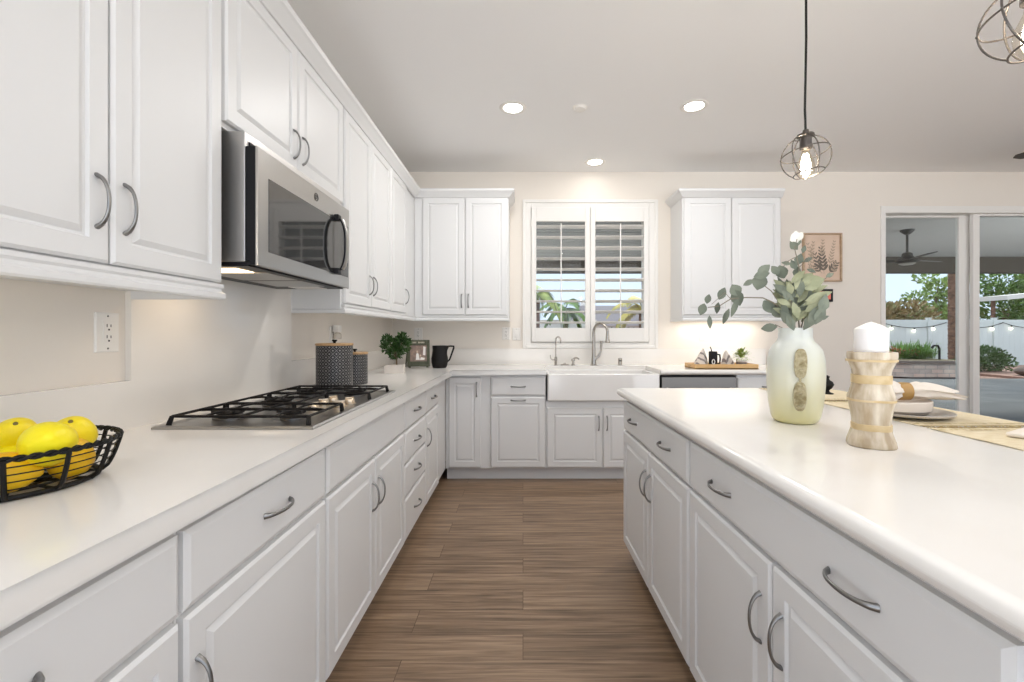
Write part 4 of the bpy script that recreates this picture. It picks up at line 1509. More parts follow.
m.prism([(0.012, 0.075), (0.048, 0.075), (0.050, 0.092), (0.018, 0.098)], -0.0018, -0.0009, pq)
m.prism([(0.036, 0.118), (0.056, 0.112), (0.058, 0.186), (0.040, 0.190)], -0.0016, -0.0009, pq)
m.mi = 2
m.prism([(-0.010 + 0.008 * cos(2 * pi * k / 14), 0.144 + 0.011 * sin(2 * pi * k / 14)) for k in range(14)], -0.0018, -0.0009, pq)
m.prism([(0.016 + 0.007 * cos(2 * pi * k / 14), 0.112 + 0.009 * sin(2 * pi * k / 14)) for k in range(14)], -0.0018, -0.0009, pq)
m.build('photograph', [mat('photo_brown', (0.30, 0.20, 0.15), 0.3, col2=(0.16, 0.11, 0.09), vscale=30), mat('photo_white', (0.74, 0.70, 0.66), 0.3), mat('photo_tan', (0.50, 0.38, 0.29), 0.3)], fr)

# ------------------------------------------------------------------ black pitcher
pt = thing('pitcher', 'matte black pitcher with angular handle on the counter left of the sink', 'pitcher', (-0.715, 3.86, CT), 0)


def spout_w(a, z):
    k = max(0, (z - 0.135) / 0.055)
    d = abs(((a - pi + pi) % (2 * pi)) - pi)
    return 1 + 0.38 * k * max(0, cos(d)) ** 10


m = MB().lathe([(0, 0), (0.052, 0), (0.060, 0.006), (0.070, 0.050), (0.071, 0.080), (0.064, 0.120), (0.060, 0.150), (0.062, 0.190), (0.058, 0.190), (0.056, 0.150), (0.060, 0.11), (0.055, 0.03), (0, 0.012)], 40, wob=lambda a, z: spout_w(a - pi, z))
m.build('body', M_PITCH, pt, 60)
MB().tube([(0.055, 0, 0.183), (0.095, 0, 0.186), (0.122, 0, 0.184), (0.120, 0, 0.168), (0.100, 0, 0.110), (0.085, 0, 0.070), (0.066, 0, 0.050)], [0.007, 0.007, 0.008, 0.008, 0.007, 0.007, 0.006], 8).build('handle', M_PITCH, pt)

# ------------------------------------------------------------------ wooden tray group right of the sink
tr = thing('wooden_tray', 'light wooden serving tray on the counter right of the sink', 'tray', (1.668, 3.80, CT), 0.0)
m = MB()
m.box(-0.260, 0.260, -0.12, 0.12, 0.002, 0.014, 0.002)
m.box(-0.260, 0.260, -0.12, -0.108, 0.002, 0.042, 0.003)
m.box(-0.260, 0.260, 0.108, 0.12, 0.002, 0.042, 0.003)
m.box(-0.260, -0.248, -0.108, 0.108, 0.002, 0.042, 0.003)
m.box(0.248, 0.260, -0.108, 0.108, 0.002, 0.042, 0.003)
m.build('tray_body', M_WOOD_TRAY, tr)
m = MB()
for sx in (-1, 1):
    m.box(sx * 0.263 - 0.003, sx * 0.263 + 0.003, -0.04, 0.04, 0.020, 0.034, 0.002)
m.build('hand_hold', M_WOOD_LID, tr)
mg = thing('black_jar', 'small black jar with a white ring mark standing on the wooden tray', 'jar', (1.590, 3.765, CT + 0.0143), 0)
MB().lathe([(0, 0), (0.030, 0), (0.034, 0.004), (0.034, 0.125), (0.032, 0.130), (0, 0.130)], 32).build('body', M_PITCH, mg)
m = MB()
m.tube([(0.033, 0.0, 0.105), (0.056, 0.0, 0.102), (0.060, 0, 0.07), (0.056, 0.0, 0.03), (0.033, 0, 0.026)], 0.007, 8)
m.build('handle', M_PITCH, mg)
m = MB()
m.tube([(-0.010 + 0.011 * cos(a), -0.0335 + 0.0045 * abs(cos(a)) ** 2 * 0.1, 0.045 + 0.019 * sin(a)) for a in [2 * pi * i / 24 for i in range(24)]], 0.0035, 6, closed=True)
m.build('ring_mark', mat('white_mark', (0.8, 0.8, 0.78), 0.6), mg)
MB().tube([(-0.012, 0, 0.130), (-0.016, 0, 0.150), (-0.024, 0, 0.168)], [0.005, 0.004, 0.005], 8).build('spoon_tip', M_PITCH, mg)


def cloth(x, y, rz, label, h=0.15, w_=0.075):
    m = MB()
    bm = m.bm
    n, k = 18, 8
    V = []
    for j in range(k + 1):
        t = j / k
        row = []
        for i in range(n):
            a = 2 * pi * i / n
            f = 1 + 0.18 * cos(5 * a + 2 * t)
            r_ = (1 - t) ** 0.75
            row.append(bm.verts.new((w_ * f * r_ * cos(a) + 0.02 * t, 0.040 * f * r_ * sin(a), h * t)))
        V.append(row)
    for A, B in zip(V, V[1:]):
        for i in range(n):
            bm.faces.new((A[i], A[(i + 1) % n], B[(i + 1) % n], B[i]))
    bm.faces.new(V[0][::-1])
    bmesh.ops.remove_doubles(bm, verts=bm.verts, dist=0.0008)
    o = m.build('folded_napkin', M_STRIPE, None, 60, loc=(x, y, CT + 0.0143))
    o.rotation_euler = (0, 0, rz)
    return tag(o, label, 'napkin', 'striped napkins on the wooden tray')


cloth(1.500, 3.80, 0.1, 'striped cloth napkin peaked up left of the black jar', 0.155, 0.062)
cloth(1.738, 3.815, pi + 0.1, 'striped cloth napkin peaked up between the black jar and the small plant', 0.14, 0.060)
tp = thing('potted_plant', 'small lime-green plant in a striped pot on the wooden tray', 'plant', (1.832, 3.775, CT + 0.0143), 0)
m = MB()
m.mi = 0
m.lathe([(0, 0), (0.030, 0), (0.038, 0.006), (0.041, 0.030), (0.041, 0.033), (0.042, 0.040), (0.041, 0.052), (0.037, 0.054), (0.035, 0.050), (0, 0.048)], 30)
m.build('pot', M_WHITEWOOD, tp)
MB().lathe([(0.0415, 0.024), (0.0425, 0.026), (0.0428, 0.040), (0.0415, 0.042)], 30, cap=False).build('pot_band', M_PLATE_D, tp)
m = MB()
rnd = random.Random(3)
for k in range(230):
    a = rnd.uniform(0, 2 * pi)
    e_ = rnd.uniform(0.15, 1.45)
    rr = rnd.uniform(0.02, 0.085)
    d = Vector((cos(a) * cos(e_), sin(a) * cos(e_), sin(e_)))
    m.leaf(Vector((0, 0, 0.058)) + d * rr, d + Vector((0, 0, -0.15)), (-d.x, -d.y, 1), rnd.uniform(0.026, 0.045), 0.010, 'oval', 0.3)
m.build('foliage', M_LEAF_Y, tp, recalc=False)

# ------------------------------------------------------------------ island: vase with eucalyptus
VX, VY = 0.915, 1.515
vs = thing('vase', 'frosted white glass vase fading to yellow-green at its base, on the island', 'vase', (VX, VY, CT))


def vwob(a, z):
    return 1 + 0.022 * cos(3 * a + 0.6 + 6 * z) + 0.014 * cos(5 * a + 1.3)


vp = [(0, 0), (0.066, 0), (0.078, 0.006), (0.087, 0.022), (0.096, 0.070), (0.101, 0.125), (0.103, 0.170), (0.100, 0.215), (0.092, 0.247), (0.078, 0.266), (0.066, 0.276), (0.060, 0.290), (0.060, 0.318), (0.061, 0.323), (0.057, 0.323), (0.055, 0.292), (0.062, 0.272), (0.088, 0.240), (0.095, 0.16), (0.088, 0.07), (0.074, 0.016), (0, 0.012)]
MB().lathe([(r_ * 0.845, z_ * 0.975) for r_, z_ in vp], 56, wob=vwob).build('body', M_VASE, vs, 70)
# carved double tag hanging down the front
tg = MB()
for zc, hh in ((0.205, 0.047), (0.100, 0.046)):
    pts = []
    for k in range(30):
        a = 2 * pi * k / 30
        cx_, sx_ = cos(a), sin(a)
        pts.append((0.0175 * (abs(cx_) ** 0.7) * (1 if cx_ > 0 else -1), zc + hh * (abs(sx_) ** 0.8) * (1 if sx_ > 0 else -1)))
    tg.prism(pts, -0.007, 0.005, lambda u, v, ww: (u, ww, v))
    for k in range(7):
        z = zc - hh * 0.68 + k * hh * 0.226
        tg.tube([(0.010 * cos(t) + (0.003 if k % 2 else -0.003), -0.008, z + 0.006 * sin(t)) for t in [2 * pi * i / 12 for i in range(12)]], 0.0022, 5, closed=True)
tg.box(-0.003, 0.003, -0.005, 0.0, 0.140, 0.165)
o = tg.build('carved_tag', M_MEDAL, vs, 40)
# on the side of the vase that faces the camera
aa = math.atan2(-VY, -VX) + 0.13
o.location = (0.0905 * cos(aa), 0.0905 * sin(aa), -0.004)
o.rotation_euler = (0, 0.02, aa + pi / 2)

eu = thing('eucalyptus_arrangement', 'arrangement of grey-green eucalyptus branches and leaves standing in the frosted vase', 'foliage', (VX, VY, CT))
UX = Vector((cos(-0.54), sin(-0.54), 0))       # to the right as the camera sees the vase
UY = Vector((-UX.y, UX.x, 0))                     # away from the camera
SP = 0.00342                                # metres per unit of the branch plan at the vase


def E(u, z, d=0.0):
    return UX * (u * SP * 0.92) + UY * d + Vector((0, 0, z * SP + 0.005))


rnd = random.Random(11)


M_STEM_E = mat('eucalyptus_stem', (0.22, 0.19, 0.14), 0.7)


def branch(name, pts, r0=0.0028):
    P = [E(*p) for p in pts]
    n = len(P)
    return MB().tube(P, [r0 * (1 - 0.55 * i / (n - 1)) for i in range(n)], 6).build(name, M_STEM_E, eu)


S_MAIN = [(0, 20, 0), (-2, 92, 0), (-8, 104, -0.01), (-20, 116, -0.015), (-30, 121, -0.02), (-46, 122, -0.02), (-62, 121, -0.02), (-74, 114, -0.02), (-86, 113, -0.02)]
branch('stem', S_MAIN, 0.0034)
branch('stem', [(1, 20, 0), (-4, 92, 0.0), (-14, 115, 0.0), (-22, 128, 0.0), (-34, 138, 0.0)], 0.003)
branch('stem', [(2, 20, 0), (4, 92, 0.0), (1, 125, 0.0), (4, 150, 0.0), (0, 168, 0.0), (2, 178, 0.0)], 0.003)
branch('stem', [(0, 20, 0.01), (6, 92, 0.01), (14, 120, 0.01), (22, 134, 0.01), (30, 140, 0.01)], 0.003)
branch('stem', [(3, 20, 0), (8, 92, -0.01), (17, 106, -0.01), (24, 114, -0.02)], 0.003)
branch('stem', [(0, 20, -0.01), (-10, 90, -0.03), (-18, 94, -0.04)], 0.003)
branch('stem', [(0, 20, 0), (0, 92, -0.02), (-3, 112, -0.03), (-4, 135, -0.03)], 0.003)
branch('stem', [(-62, 121, -0.02), (-68, 128, -0.02), (-82, 116, -0.02), (-84, 124, -0.02)], 0.0015)
branch('stem', [(4, 150, 0), (12, 158, 0.0), (14, 146, 0.0)], 0.0016)
branch('stem', [(0, 160, 0), (-8, 156, 0.0), (-12, 148, 0.0)], 0.0016)
m1, m2, m3 = MB(), MB(), MB()


def lf(mb, u, z, du, dz, L_, W_, d=0.0, shape='round', nd=None):
    """leaf centred near (u,z), pointing (du,dz) in the plan"""
    dirv = (UX * du + Vector((0, 0, dz))).normalized()
    nv = -UY + UX * rnd.uniform(-0.5, 0.5) + Vector((0, 0, rnd.uniform(-0.3, 0.4)))
    if nd is not None:
        nv = nv + UX * nd
    b_ = E(u, z, d) - dirv * (L_ * SP * 0.43)
    mb.leaf(b_, dirv, nv, L_ * SP * 0.86, W_ * SP * 0.86, shape, rnd.uniform(0.0, 0.15), rnd.uniform(0.05, 0.2))


# left branch, leaf by leaf
for (u, z, du, dz, l_, w_) in [(-86, 122, 0.2, 1, 12, 8), (-92, 111, -0.3, -0.9, 15, 11), (-84, 97, 0.05, -1, 17, 6), (-76, 112, -0.2, -1, 14, 8), (-71, 127, 0.5, 1, 16, 10),
                               (-67, 103, -0.4, -1, 20, 7), (-55, 122, 0.3, -1, 20, 16), (-57, 130, -0.5, 0.9, 16, 14), (-58, 112, -0.35, -1, 24, 7), (-44, 137, -0.9, -0.4, 13, 7),
                               (-33, 137, -0.3, -1, 19, 17), (-29, 149, 0.7, 0.6, 17, 11), (-31, 144, 0.9, 0.2, 17, 11), (-24, 112, 0.6, -0.8, 18, 14), (-16, 106, 0.7, -0.7, 17, 12), (-24, 91, -1, -0.15, 17, 10), (-12, 146, -0.3, 0.9, 16, 14), (-18, 148, -0.5, 0.7, 13, 9)]:
    lf(m1, u, z, du, dz, l_, w_, -0.02)
# centre mass
for k in range(95):
    a = rnd.uniform(-1.0, 1.0)
    t = rnd.uniform(0.15, 1.0)
    u = 0 + a * 21 * (0.5 + 0.5 * t)
    z = 95 + 46 * t * (1 - 0.25 * abs(a))
    lf(m1 if rnd.random() < 0.45 else m2, u, z, a * 0.9 + rnd.uniform(-.3, .3), rnd.uniform(0.25, 1.0), rnd.uniform(13, 22), rnd.uniform(5, 9), rnd.uniform(-0.06, 0.05), 'ovate' if rnd.random() < 0.7 else 'round')
for (u, z, du, dz, l_, w_) in [(15, 133, 0.9, 0.25, 24, 17), (9, 136, 0.7, 0.7, 20, 13), (21, 120, 1, 0.35, 26, 9), (18, 112, 0.8, 0.6, 24, 9)]:
    lf(m2, u, z, du, dz, l_, w_, -0.05, 'round')
for (u, z, du, dz, l_, w_) in [(25, 113, 0.3, 1, 22, 12), (22, 103, 0.4, 0.9, 24, 11), (14, 98, 0.5, 0.8, 26, 11), (18, 104, 0.5, 0.8, 26, 11), (-8, 100, -0.5, 0.8, 22, 10), (-4, 96, -0.3, 0.8, 20, 9), (25, 100, 0.9, 0.3, 10, 5), (30, 139, 0.8, 0.4, 8, 5), (8, 165, 0.3, 1, 9, 5)]:
    lf(m1, u, z, du, dz, l_, w_, -0.055, 'ovate')
# top sprig with a pale flower-like leaf
for (u, z, du, dz, l_, w_) in [(2, 176, 0.1, 1, 14, 9), (-1, 172, -0.6, 0.8, 13, 9), (4, 158, 0.3, 0.9, 14, 10), (-1, 153, -0.4, 0.9, 13, 8), (-8, 155, -0.8, 0.3, 10, 6), (12, 157, 0.9, 0.5, 10, 5), (15, 146, 0.8, -0.4, 10, 5), (2, 146, 0.2, 0.9, 14, 9)]:
    lf(m1, u, z, du, dz, l_, w_, 0.0, 'ovate')
for (u, z, du, dz, l_, w_) in [(0, 179, -0.5, 0.8, 12, 10), (4, 180, 0.5, 0.8, 12, 9), (1, 181, 0.0, 1, 12, 9)]:
    lf(m3, u, z, du, dz, l_, w_, 0.0, 'round')
m1.build('grey_green_leaves', M_EUC, eu, recalc=False)
m2.build('pale_leaves', M_EUC2, eu, recalc=False)
m3.build('white_petals', M_PETAL, eu, recalc=False)

# small dark ornament behind the vase
bo = tag(MB().lathe([(0, 0), (0.024, 0), (0.026, 0.006), (0.010, 0.012), (0.008, 0.020), (0.020, 0.032), (0.028, 0.048), (0.022, 0.062), (0.010, 0.070), (0.007, 0.078), (0.011, 0.086), (0, 0.094)], 24).build('small_ornament', M_BLACK), 'small black ornament peeking out past the right side of the frosted vase', 'ornament')
bo.location = (1.478, 2.185, CT + 0.0)

# ------------------------------------------------------------------ candle holder and candle
HX, HY = 0.922, 1.192
ho = thing('candle_holder', 'flared mottled glass candle holder with amber bands, holding the white candle on the island', 'candle holder', (HX, HY, CT), 0.35)


def hw(a, z):
    return 1 + 0.035 * cos(4 * a) + 0.012 * cos(9 * a + 40 * z) + 0.012 * sin(5 * a - 25 * z)


hp = [(0, 0), (0.066, 0), (0.070, 0.004), (0.068, 0.014), (0.060, 0.032), (0.053, 0.052), (0.054, 0.068), (0.058, 0.090), (0.064, 0.118), (0.066, 0.130), (0.060, 0.145), (0.053, 0.168), (0.053, 0.185), (0.056, 0.202), (0.066, 0.222), (0.070, 0.236), (0.069, 0.248), (0.060, 0.249), (0.056, 0.243), (0, 0.243)]
MB().lathe([(r_ * 0.80, z_) for r_, z_ in hp], 64, wob=hw).build('body', M_HOLDER, ho, 60)
for z, rr, h_ in ((0.177, 0.0435, 0.012), (0.052, 0.0435, 0.009), (0.122, 0.0527, 0.003), (0.226, 0.0555, 0.003)):
    MB().lathe([(rr - 0.004, z - h_), (rr + 0.0015, z - h_ * 0.9), (rr + 0.0018, z), (rr + 0.0015, z + h_ * 0.9), (rr - 0.004, z + h_)], 64, wob=lambda a, zz: 1 + 0.035 * cos(4 * a), cap=False).build('amber_band', M_HOLDBAND, ho)
cd = thing('pillar_candle', 'thick white pillar candle standing in the mottled candle holder', 'candle', (HX, HY, CT + 0.2435))
MB().lathe([(0, 0), (0.0365, 0), (0.0375, 0.003), (0.038, 0.062), (0.0365, 0.066), (0.024, 0.074), (0.008, 0.082), (0, 0.083)], 40).build('wax', M_WAX, cd, 30)
MB().tube([(0, 0, 0.081), (0.001, 0, 0.087)], 0.0012, 6).build('wick', M_WAX, cd)

# ------------------------------------------------------------------ placemats and place setting


def placemat(x0, x1, y0, y1, rz, label, stitch=True, z=0.0):
    r = thing('placemat', label, 'placemat', ((x0 + x1) / 2, (y0 + y1) / 2, CT + 0.0005 + z), rz, 'straw placemats on the island')
    a, b_ = (x1 - x0) / 2, (y1 - y0) / 2
    m = MB()
    bm = m.bm
    nx, ny = 18, 18
    G = [[None] * (ny + 1) for _ in range(nx + 1)]
    for i in range(nx + 1):
        for j in range(ny + 1):
            u, v = -a + 2 * a * i / nx, -b_ + 2 * b_ * j / ny
            G[i][j] = bm.verts.new((u, v, 0.0025 + 0.0012 * sin(u * 31 + v * 17) * sin(v * 23)))
    for i in range(nx):
        for j in range(ny):
            bm.faces.new((G[i][j], G[i + 1][j], G[i + 1][j + 1], G[i][j + 1]))
    ex = bmesh.ops.extrude_face_region(bm, geom=list(bm.faces))
    bmesh.ops.translate(bm, vec=(0, 0, -0.0018), verts=[v for v in ex['geom'] if isinstance(v, bmesh.types.BMVert)])
    m.build('weave', M_MAT, r, 60)
    rn = random.Random(int(x0 * 100 + y0 * 977))
    for sgn in (-1, 1):
        m = MB()
        k = 70
        for i in range(k):
            u = -a + 2 * a * (i + 0.5) / k
            l_ = rn.uniform(0.010, 0.022)
            m.tube([(u, sgn * (b_ - 0.001), 0.0022), (u + rn.uniform(-.004, .004), sgn * (b_ + l_ * 0.6), 0.0034), (u + rn.uniform(-.006, .006), sgn * (b_ + l_), 0.0012)], 0.0009, 4)
        m.build('fringe', M_FRINGE, r)
    if stitch:
        m = MB()
        for i in range(26):
            u = -a + 2 * a * (i + 0.5) / 26
            for sgn in (-1, 1):
                m.leaf((u, sgn * (b_ - 0.035), 0.0040), (rn.uniform(-.6, .6), sgn, 0), (0, 0, 1), 0.022, 0.008, 'oval', 0.0, 0.0)
        m.build('leaf_embroidery', M_GOLD, r, recalc=False)
    return r


placemat(1.262, 1.625, 1.985, 2.395, 0.006, 'straw placemat at the far end of the island, behind the frosted vase')
placemat(1.262, 1.640, 1.435, 1.940, 0.006, 'fringed straw placemat under the stacked grey plate and cream bowl')
placemat(1.262, 1.650, 0.890, 1.395, 0.006, 'fringed straw placemat nearest the camera at the right edge')

dp = thing('dinner_plate', 'round grey stoneware dinner plate on the middle placemat', 'plate', (1.365, 1.610, CT + 0.0045))
MB().lathe([(0, 0), (0.085, 0), (0.095, 0.004), (0.132, 0.011), (0.137, 0.017), (0.134, 0.019), (0.120, 0.014), (0.090, 0.008), (0, 0.007)], 56).build('plate_body', M_PLATE, dp)
bw_ = thing('shallow_bowl', 'cream shallow bowl with darker underside stacked on the grey dinner plate', 'bowl', (1.318, 1.600, CT + 0.0125))
m = MB()
m.mi = 0
m.lathe([(0, 0), (0.075, 0), (0.088, 0.004), (0.098, 0.014), (0.101, 0.020)], 56, cap=False)
m.mi = 1
m.lathe([(0.101, 0.020), (0.104, 0.030), (0.105, 0.050), (0.102, 0.053), (0.099, 0.050), (0.096, 0.026), (0.080, 0.014), (0, 0.012)], 56, cap=False)
m.build('bowl_body', [M_PLATE_D, M_BOWL], bw_, 45)


def napkin(x, y, z, rz, label, s=1.0):
    r = thing('napkin', label, 'napkin', (x, y, z), rz, 'cream linen napkins on the island')
    m = MB()
    bm = m.bm
    n, k = 40, 30
    rows = []
    for i in range(n + 1):
        t = -1 + 2 * i / n                       # along the napkin; the ring sits at t = -0.2
        if t < -0.2:
            q = (-0.2 - t) / 0.8                 # the short looped end
            wid = 0.020 + 0.042 * min(1, q * 1.8) * (1 - 0.25 * q)
            hgt = 0.019 + 0.021 * min(1, q * 2.0) * (1 - 0.5 * q * q)
            zz = 0.004 * q
        else:
            q = (t + 0.2) / 1.2                  # the long fanned end, drooping
            wid = 0.020 + 0.054 * min(1, q * 1.3)
            hgt = 0.019 + 0.012 * min(1, 2.5 * q) - 0.016 * q * q
            zz = 0.006 * sin(pi * q) - 0.010 * q * q
        row = []
        for j in range(k):
            a = 2 * pi * j / k
            f = 1 + 0.13 * sin(7 * a + 1.3 * t) * min(1, q * 3) + 0.05 * sin(12 * a - 4 * t)
            e_ = 0.020 * min(1, q) ** 4 * (sin(4 * a + 1) + 0.6 * sin(7 * a))
            row.append(bm.verts.new((0.118 * t * s + e_ * (1 if t > -0.2 else -1), wid * f * cos(a) * s, hgt * f * sin(a) * s + zz)))
        rows.append(row)
    for A, B in zip(rows, rows[1:]):
        for j in range(k):
            bm.faces.new((A[j], A[(j + 1) % k], B[(j + 1) % k], B[j]))
    bm.faces.new(rows[0][::-1])
    bm.faces.new(rows[-1])
    m.build('cloth', M_NAPKIN, r, 70)
    return r


RZN = -0.12
np_ = napkin(1.365, 1.590, CT + 0.092, RZN, 'cream linen napkin drawn through a wooden ring, lying across the bowl')
rg = thing('napkin_ring', 'wide brown wooden napkin ring around the linen napkin on the bowl', 'napkin ring', (1.365 - 0.023 * cos(RZN), 1.590 - 0.023 * sin(RZN), CT + 0.092), RZN)
m = MB().lathe([(0.027, -0.022), (0.031, -0.019), (0.032, 0.0), (0.031, 0.019), (0.027, 0.022), (0.026, 0.0)], 36)
bmesh.ops.transform(m.bm, matrix=Matrix.Rotation(pi / 2, 4, 'Y'), verts=m.bm.verts)
m.build('ring_body', M_RING, rg)
n2 = tag(MB().box(-0.085, 0.085, -0.085, 0.085, 0, 0.012, 0.005, 3).build('folded_napkin', M_NAPKIN), 'folded white napkin on the nearest placemat, cut by the right edge', 'napkin')
n2.location = (1.485, 1.245, CT + 0.0045)
n2.rotation_euler = (0, 0, 0.5)

# ------------------------------------------------------------------ wall art and tablet
ar = thing('framed_art_print', 'small wooden framed botanical print of dark ferns on pinkish paper, on the back wall', 'picture', (2.836, BW, 1.932))
AW, AH = 0.184, 0.230
m = MB()
for (a0, a1, z0, z1) in ((-AW, -AW + 0.016, -AH, AH), (AW - 0.016, AW, -AH, AH), (-AW + 0.016, AW - 0.016, AH - 0.016, AH), (-AW + 0.016, AW - 0.016, -AH, -AH + 0.016)):
    m.box(a0, a1, -0.028, -0.0005, z0, z1, 0.002)
m.build('frame', M_WOOD_FR, ar)
pa = MB().box(-AW + 0.014, AW - 0.014, -0.012, -0.006, -AH + 0.014, AH - 0.014).build('paper', M_PAPER, ar)
ink1, ink2 = MB(), MB()


def frond(mb, x, z, ang, L_, n, s, y):
    """one sprig: thin stalk and paired leaves"""
    d = Vector((sin(ang), 0, cos(ang)))
    mb.tube([(x, y, z), tuple(Vector((x, y, z)) + d * L_)], 0.0012, 5)
    for i in range(n):
        t = (i + 1) / n
        p = Vector((x, y, z)) + d * L_ * t
        for sg in (-1, 1):
            a2 = ang + sg * 0.75
            e_ = Vector((sin(a2), 0, cos(a2)))
            l_ = s * (1.15 - 0.6 * t)
            q = p + e_ * l_ * 0.55
            poly = []
            px_ = Vector((e_.z, 0, -e_.x))
            for k in range(10):
                a = 2 * pi * k / 10
                w2 = q + e_ * (l_ * 0.55 * cos(a)) + px_ * (l_ * 0.2 * sin(a))
                poly.append((w2.x, w2.z))
            mb.prism(poly, y, y - 0.0006, lambda u, v, ww: (u, ww, v))


frond(ink1, 0.020, -0.155, -0.12, 0.235, 7, 0.060, -0.0122)
frond(ink1, 0.060, -0.160, 0.62, 0.125, 4, 0.058, -0.0126)
frond(ink1, 0.000, -0.150, -0.75, 0.085, 3, 0.045, -0.0130)
frond(ink2, -0.060, -0.160, -0.25, 0.290, 8, 0.040, -0.0122)
frond(ink2, 0.070, -0.080, 0.20, 0.230, 8, 0.034, -0.0124)
frond(ink2, 0.000, 0.000, 0.05, 0.155, 5, 0.036, -0.0128)
frond(ink2, 0.110, -0.165, 0.10, 0.120, 4, 0.038, -0.0132)
frond(ink1, -0.020, -0.120, -0.30, 0.150, 4, 0.050, -0.0134)
frond(ink2, -0.115, -0.060, 0.15, 0.200, 6, 0.036, -0.0136)
frond(ink2, -0.085, -0.160, -0.35, 0.090, 3, 0.040, -0.0128)
ink1.build('dark_fern', M_INK1, pa)
ink2.build('faded_fern', M_INK2, pa)

tb = thing('wall_control_panel', 'black wall control panel with a lit reddish screen below the framed print', 'control panel', (2.845, BW, 1.572))
MB().front(-0.095, 0.095, -0.060, 0.060, [(0, 0), (0, 0.014), (0.006, 0.020), (0.010, 0.020)]).build('bezel', M_BPLASTIC, tb)
m = MB()
m.box(-0.068, 0.068, -0.0212, -0.0203, -0.038, 0.038)
m.build('screen', mat('screen_image', (0.05, 0.02, 0.02), 0.2, emit=(0.32, 0.075, 0.05), estr=1.0), tb)
m = MB()
m.prism([(0.005 + 0.020 * cos(2 * pi * k / 16), 0.006 + 0.026 * sin(2 * pi * k / 16)) for k in range(16)], -0.0222, -0.0213, lambda u, v, ww: (u, ww, v))
m.prism([(-0.038 + 0.022 * cos(2 * pi * k / 16), 0.0 + 0.016 * sin(2 * pi * k / 16)) for k in range(16)], -0.0222, -0.0213, lambda u, v, ww: (u, ww, v))
m.build('screen_shapes', mat('screen_pale', (0.6, 0.5, 0.45), 0.2, emit=(0.85, 0.66, 0.55), estr=0.9), tb)

# ------------------------------------------------------------------ outdoors
OG = -0.06        # patio level
tag(MB().box(3.2, 30, BW + T_, 12.6, OG - 0.1, OG).build('patio_paving', M_PAVER), 'dark wet slate paving of the patio outside the sliding door', 'paving', kind='structure')
tag(MB().box(-14, 40, 12.6, 60, OG - 0.14, OG - 0.04).build('garden_ground', M_GRAVEL), 'ground of the garden behind the patio', 'ground', kind='structure')
pc = MB()
pc.box(-4, 14, BW + T_, 9.2, 2.75, 2.85)
for i in range(26):
    pc.mi = 1
    pc.box(-4, 3.0, BW + T_ + 0.05 + i * 0.18, BW + T_ + 0.19 + i * 0.18, 2.735, 2.75)
tag(pc.build('patio_cover', [M_PATCEIL, mat('grey_lath', (0.36, 0.36, 0.345), 0.8)]), 'grey roof over the patio outside, seen through the glass', 'patio roof', kind='structure')
tag(MB().box(-4, 14, 9.05, 9.25, 2.43, 2.75, 0.01).build('patio_beam', M_BEAM), 'dark beam along the outer edge of the patio roof', 'beam', kind='structure')
for px_ in (-1.9, 13.6):
    tag(MB().box(px_ - 0.15, px_ + 0.15, 9.0, 9.3, OG, 2.43, 0.01).build('patio_post', M_STUCCO), 'post carrying the patio beam', 'post', kind='structure')

pf_ = thing('patio_fan', 'dark ceiling fan hanging from the patio roof, seen through the sliding door', 'fan', (5.72, 6.70, 2.75), 0)
MB().lathe([(0, -0.07), (0.03, -0.07), (0.085, -0.02), (0.09, 0), (0, 0)], 24).build('canopy', M_FANDARK, pf_)
MB().tube([(0, 0, -0.05), (0, 0, -0.38)], 0.016, 10).build('downrod', M_FANDARK, pf_)
MB().lathe([(0, -0.50), (0.10, -0.495), (0.15, -0.47), (0.13, -0.44), (0.07, -0.40), (0.06, -0.35), (0.02, -0.33), (0, -0.33)], 28).build('motor', M_FANDARK, pf_)
MB().lathe([(0, -0.525), (0.07, -0.52), (0.105, -0.50), (0, -0.498)], 24).build('light_cap', M_PLATE, pf_)
bl = MB().prism([(0.11, -0.035), (0.28, -0.07), (0.62, -0.065), (0.66, -0.03), (0.66, 0.03), (0.62, 0.065), (0.28, 0.07), (0.11, 0.035)], -0.006, 0.004).mesh('blade', M_FANBLADE)
for k in range(3):
    inst(bl, 'blade', pf_, (0, 0, -0.445), (0.18, 0, 0.25 + k * 2 * pi / 3))

tag(MB().box(-8, 3.2, BW + T_, 12.6, OG - 0.1, OG).build('side_yard_slab', mat('pale_concrete', (0.60, 0.585, 0.56), 0.9)), 'pale concrete ground added outside the kitchen window to bounce light up', 'ground', kind='structure')  # unseen slab, kept pale to bounce light onto shutter slats and patio roof

# fence: panels between posts
FYY = 17.5


def fence_panel(x0, x1, y, label, h=1.84):
    r = thing('fence_panel', label, 'fence', ((x0 + x1) / 2, y, OG - 0.05), 0, 'vinyl fence panels behind the garden')
    a = (x1 - x0) / 2
    m = MB()
    nb = 12
    for i in range(nb):
        u0 = -a + 2 * a * i / nb
        m.box(u0 + 0.002, u0 + 2 * a / nb - 0.002, -0.02, 0.02, 0.08, h - 0.10)
    m.build('boards', M_FENCE, r)
    m = MB()
    m.box(-a, a, -0.035, 0.035, h - 0.12, h)
    m.box(-a, a, -0.035, 0.035, 0.03, 0.15)
    m.build('rail', M_FENCE, r)
    MB().box(-a + 0.002, -a + 0.130, -0.065, 0.065, 0, h + 0.05, 0.01).build('post', M_FENCE, r)
    MB().prism([(-0.075, -0.075), (0.075, -0.075), (0.075, 0.075), (-0.075, 0.075)], h + 0.05, h + 0.08).build('post_cap', M_FENCE, r).location = (-a + 0.077, 0, 0)
    return r


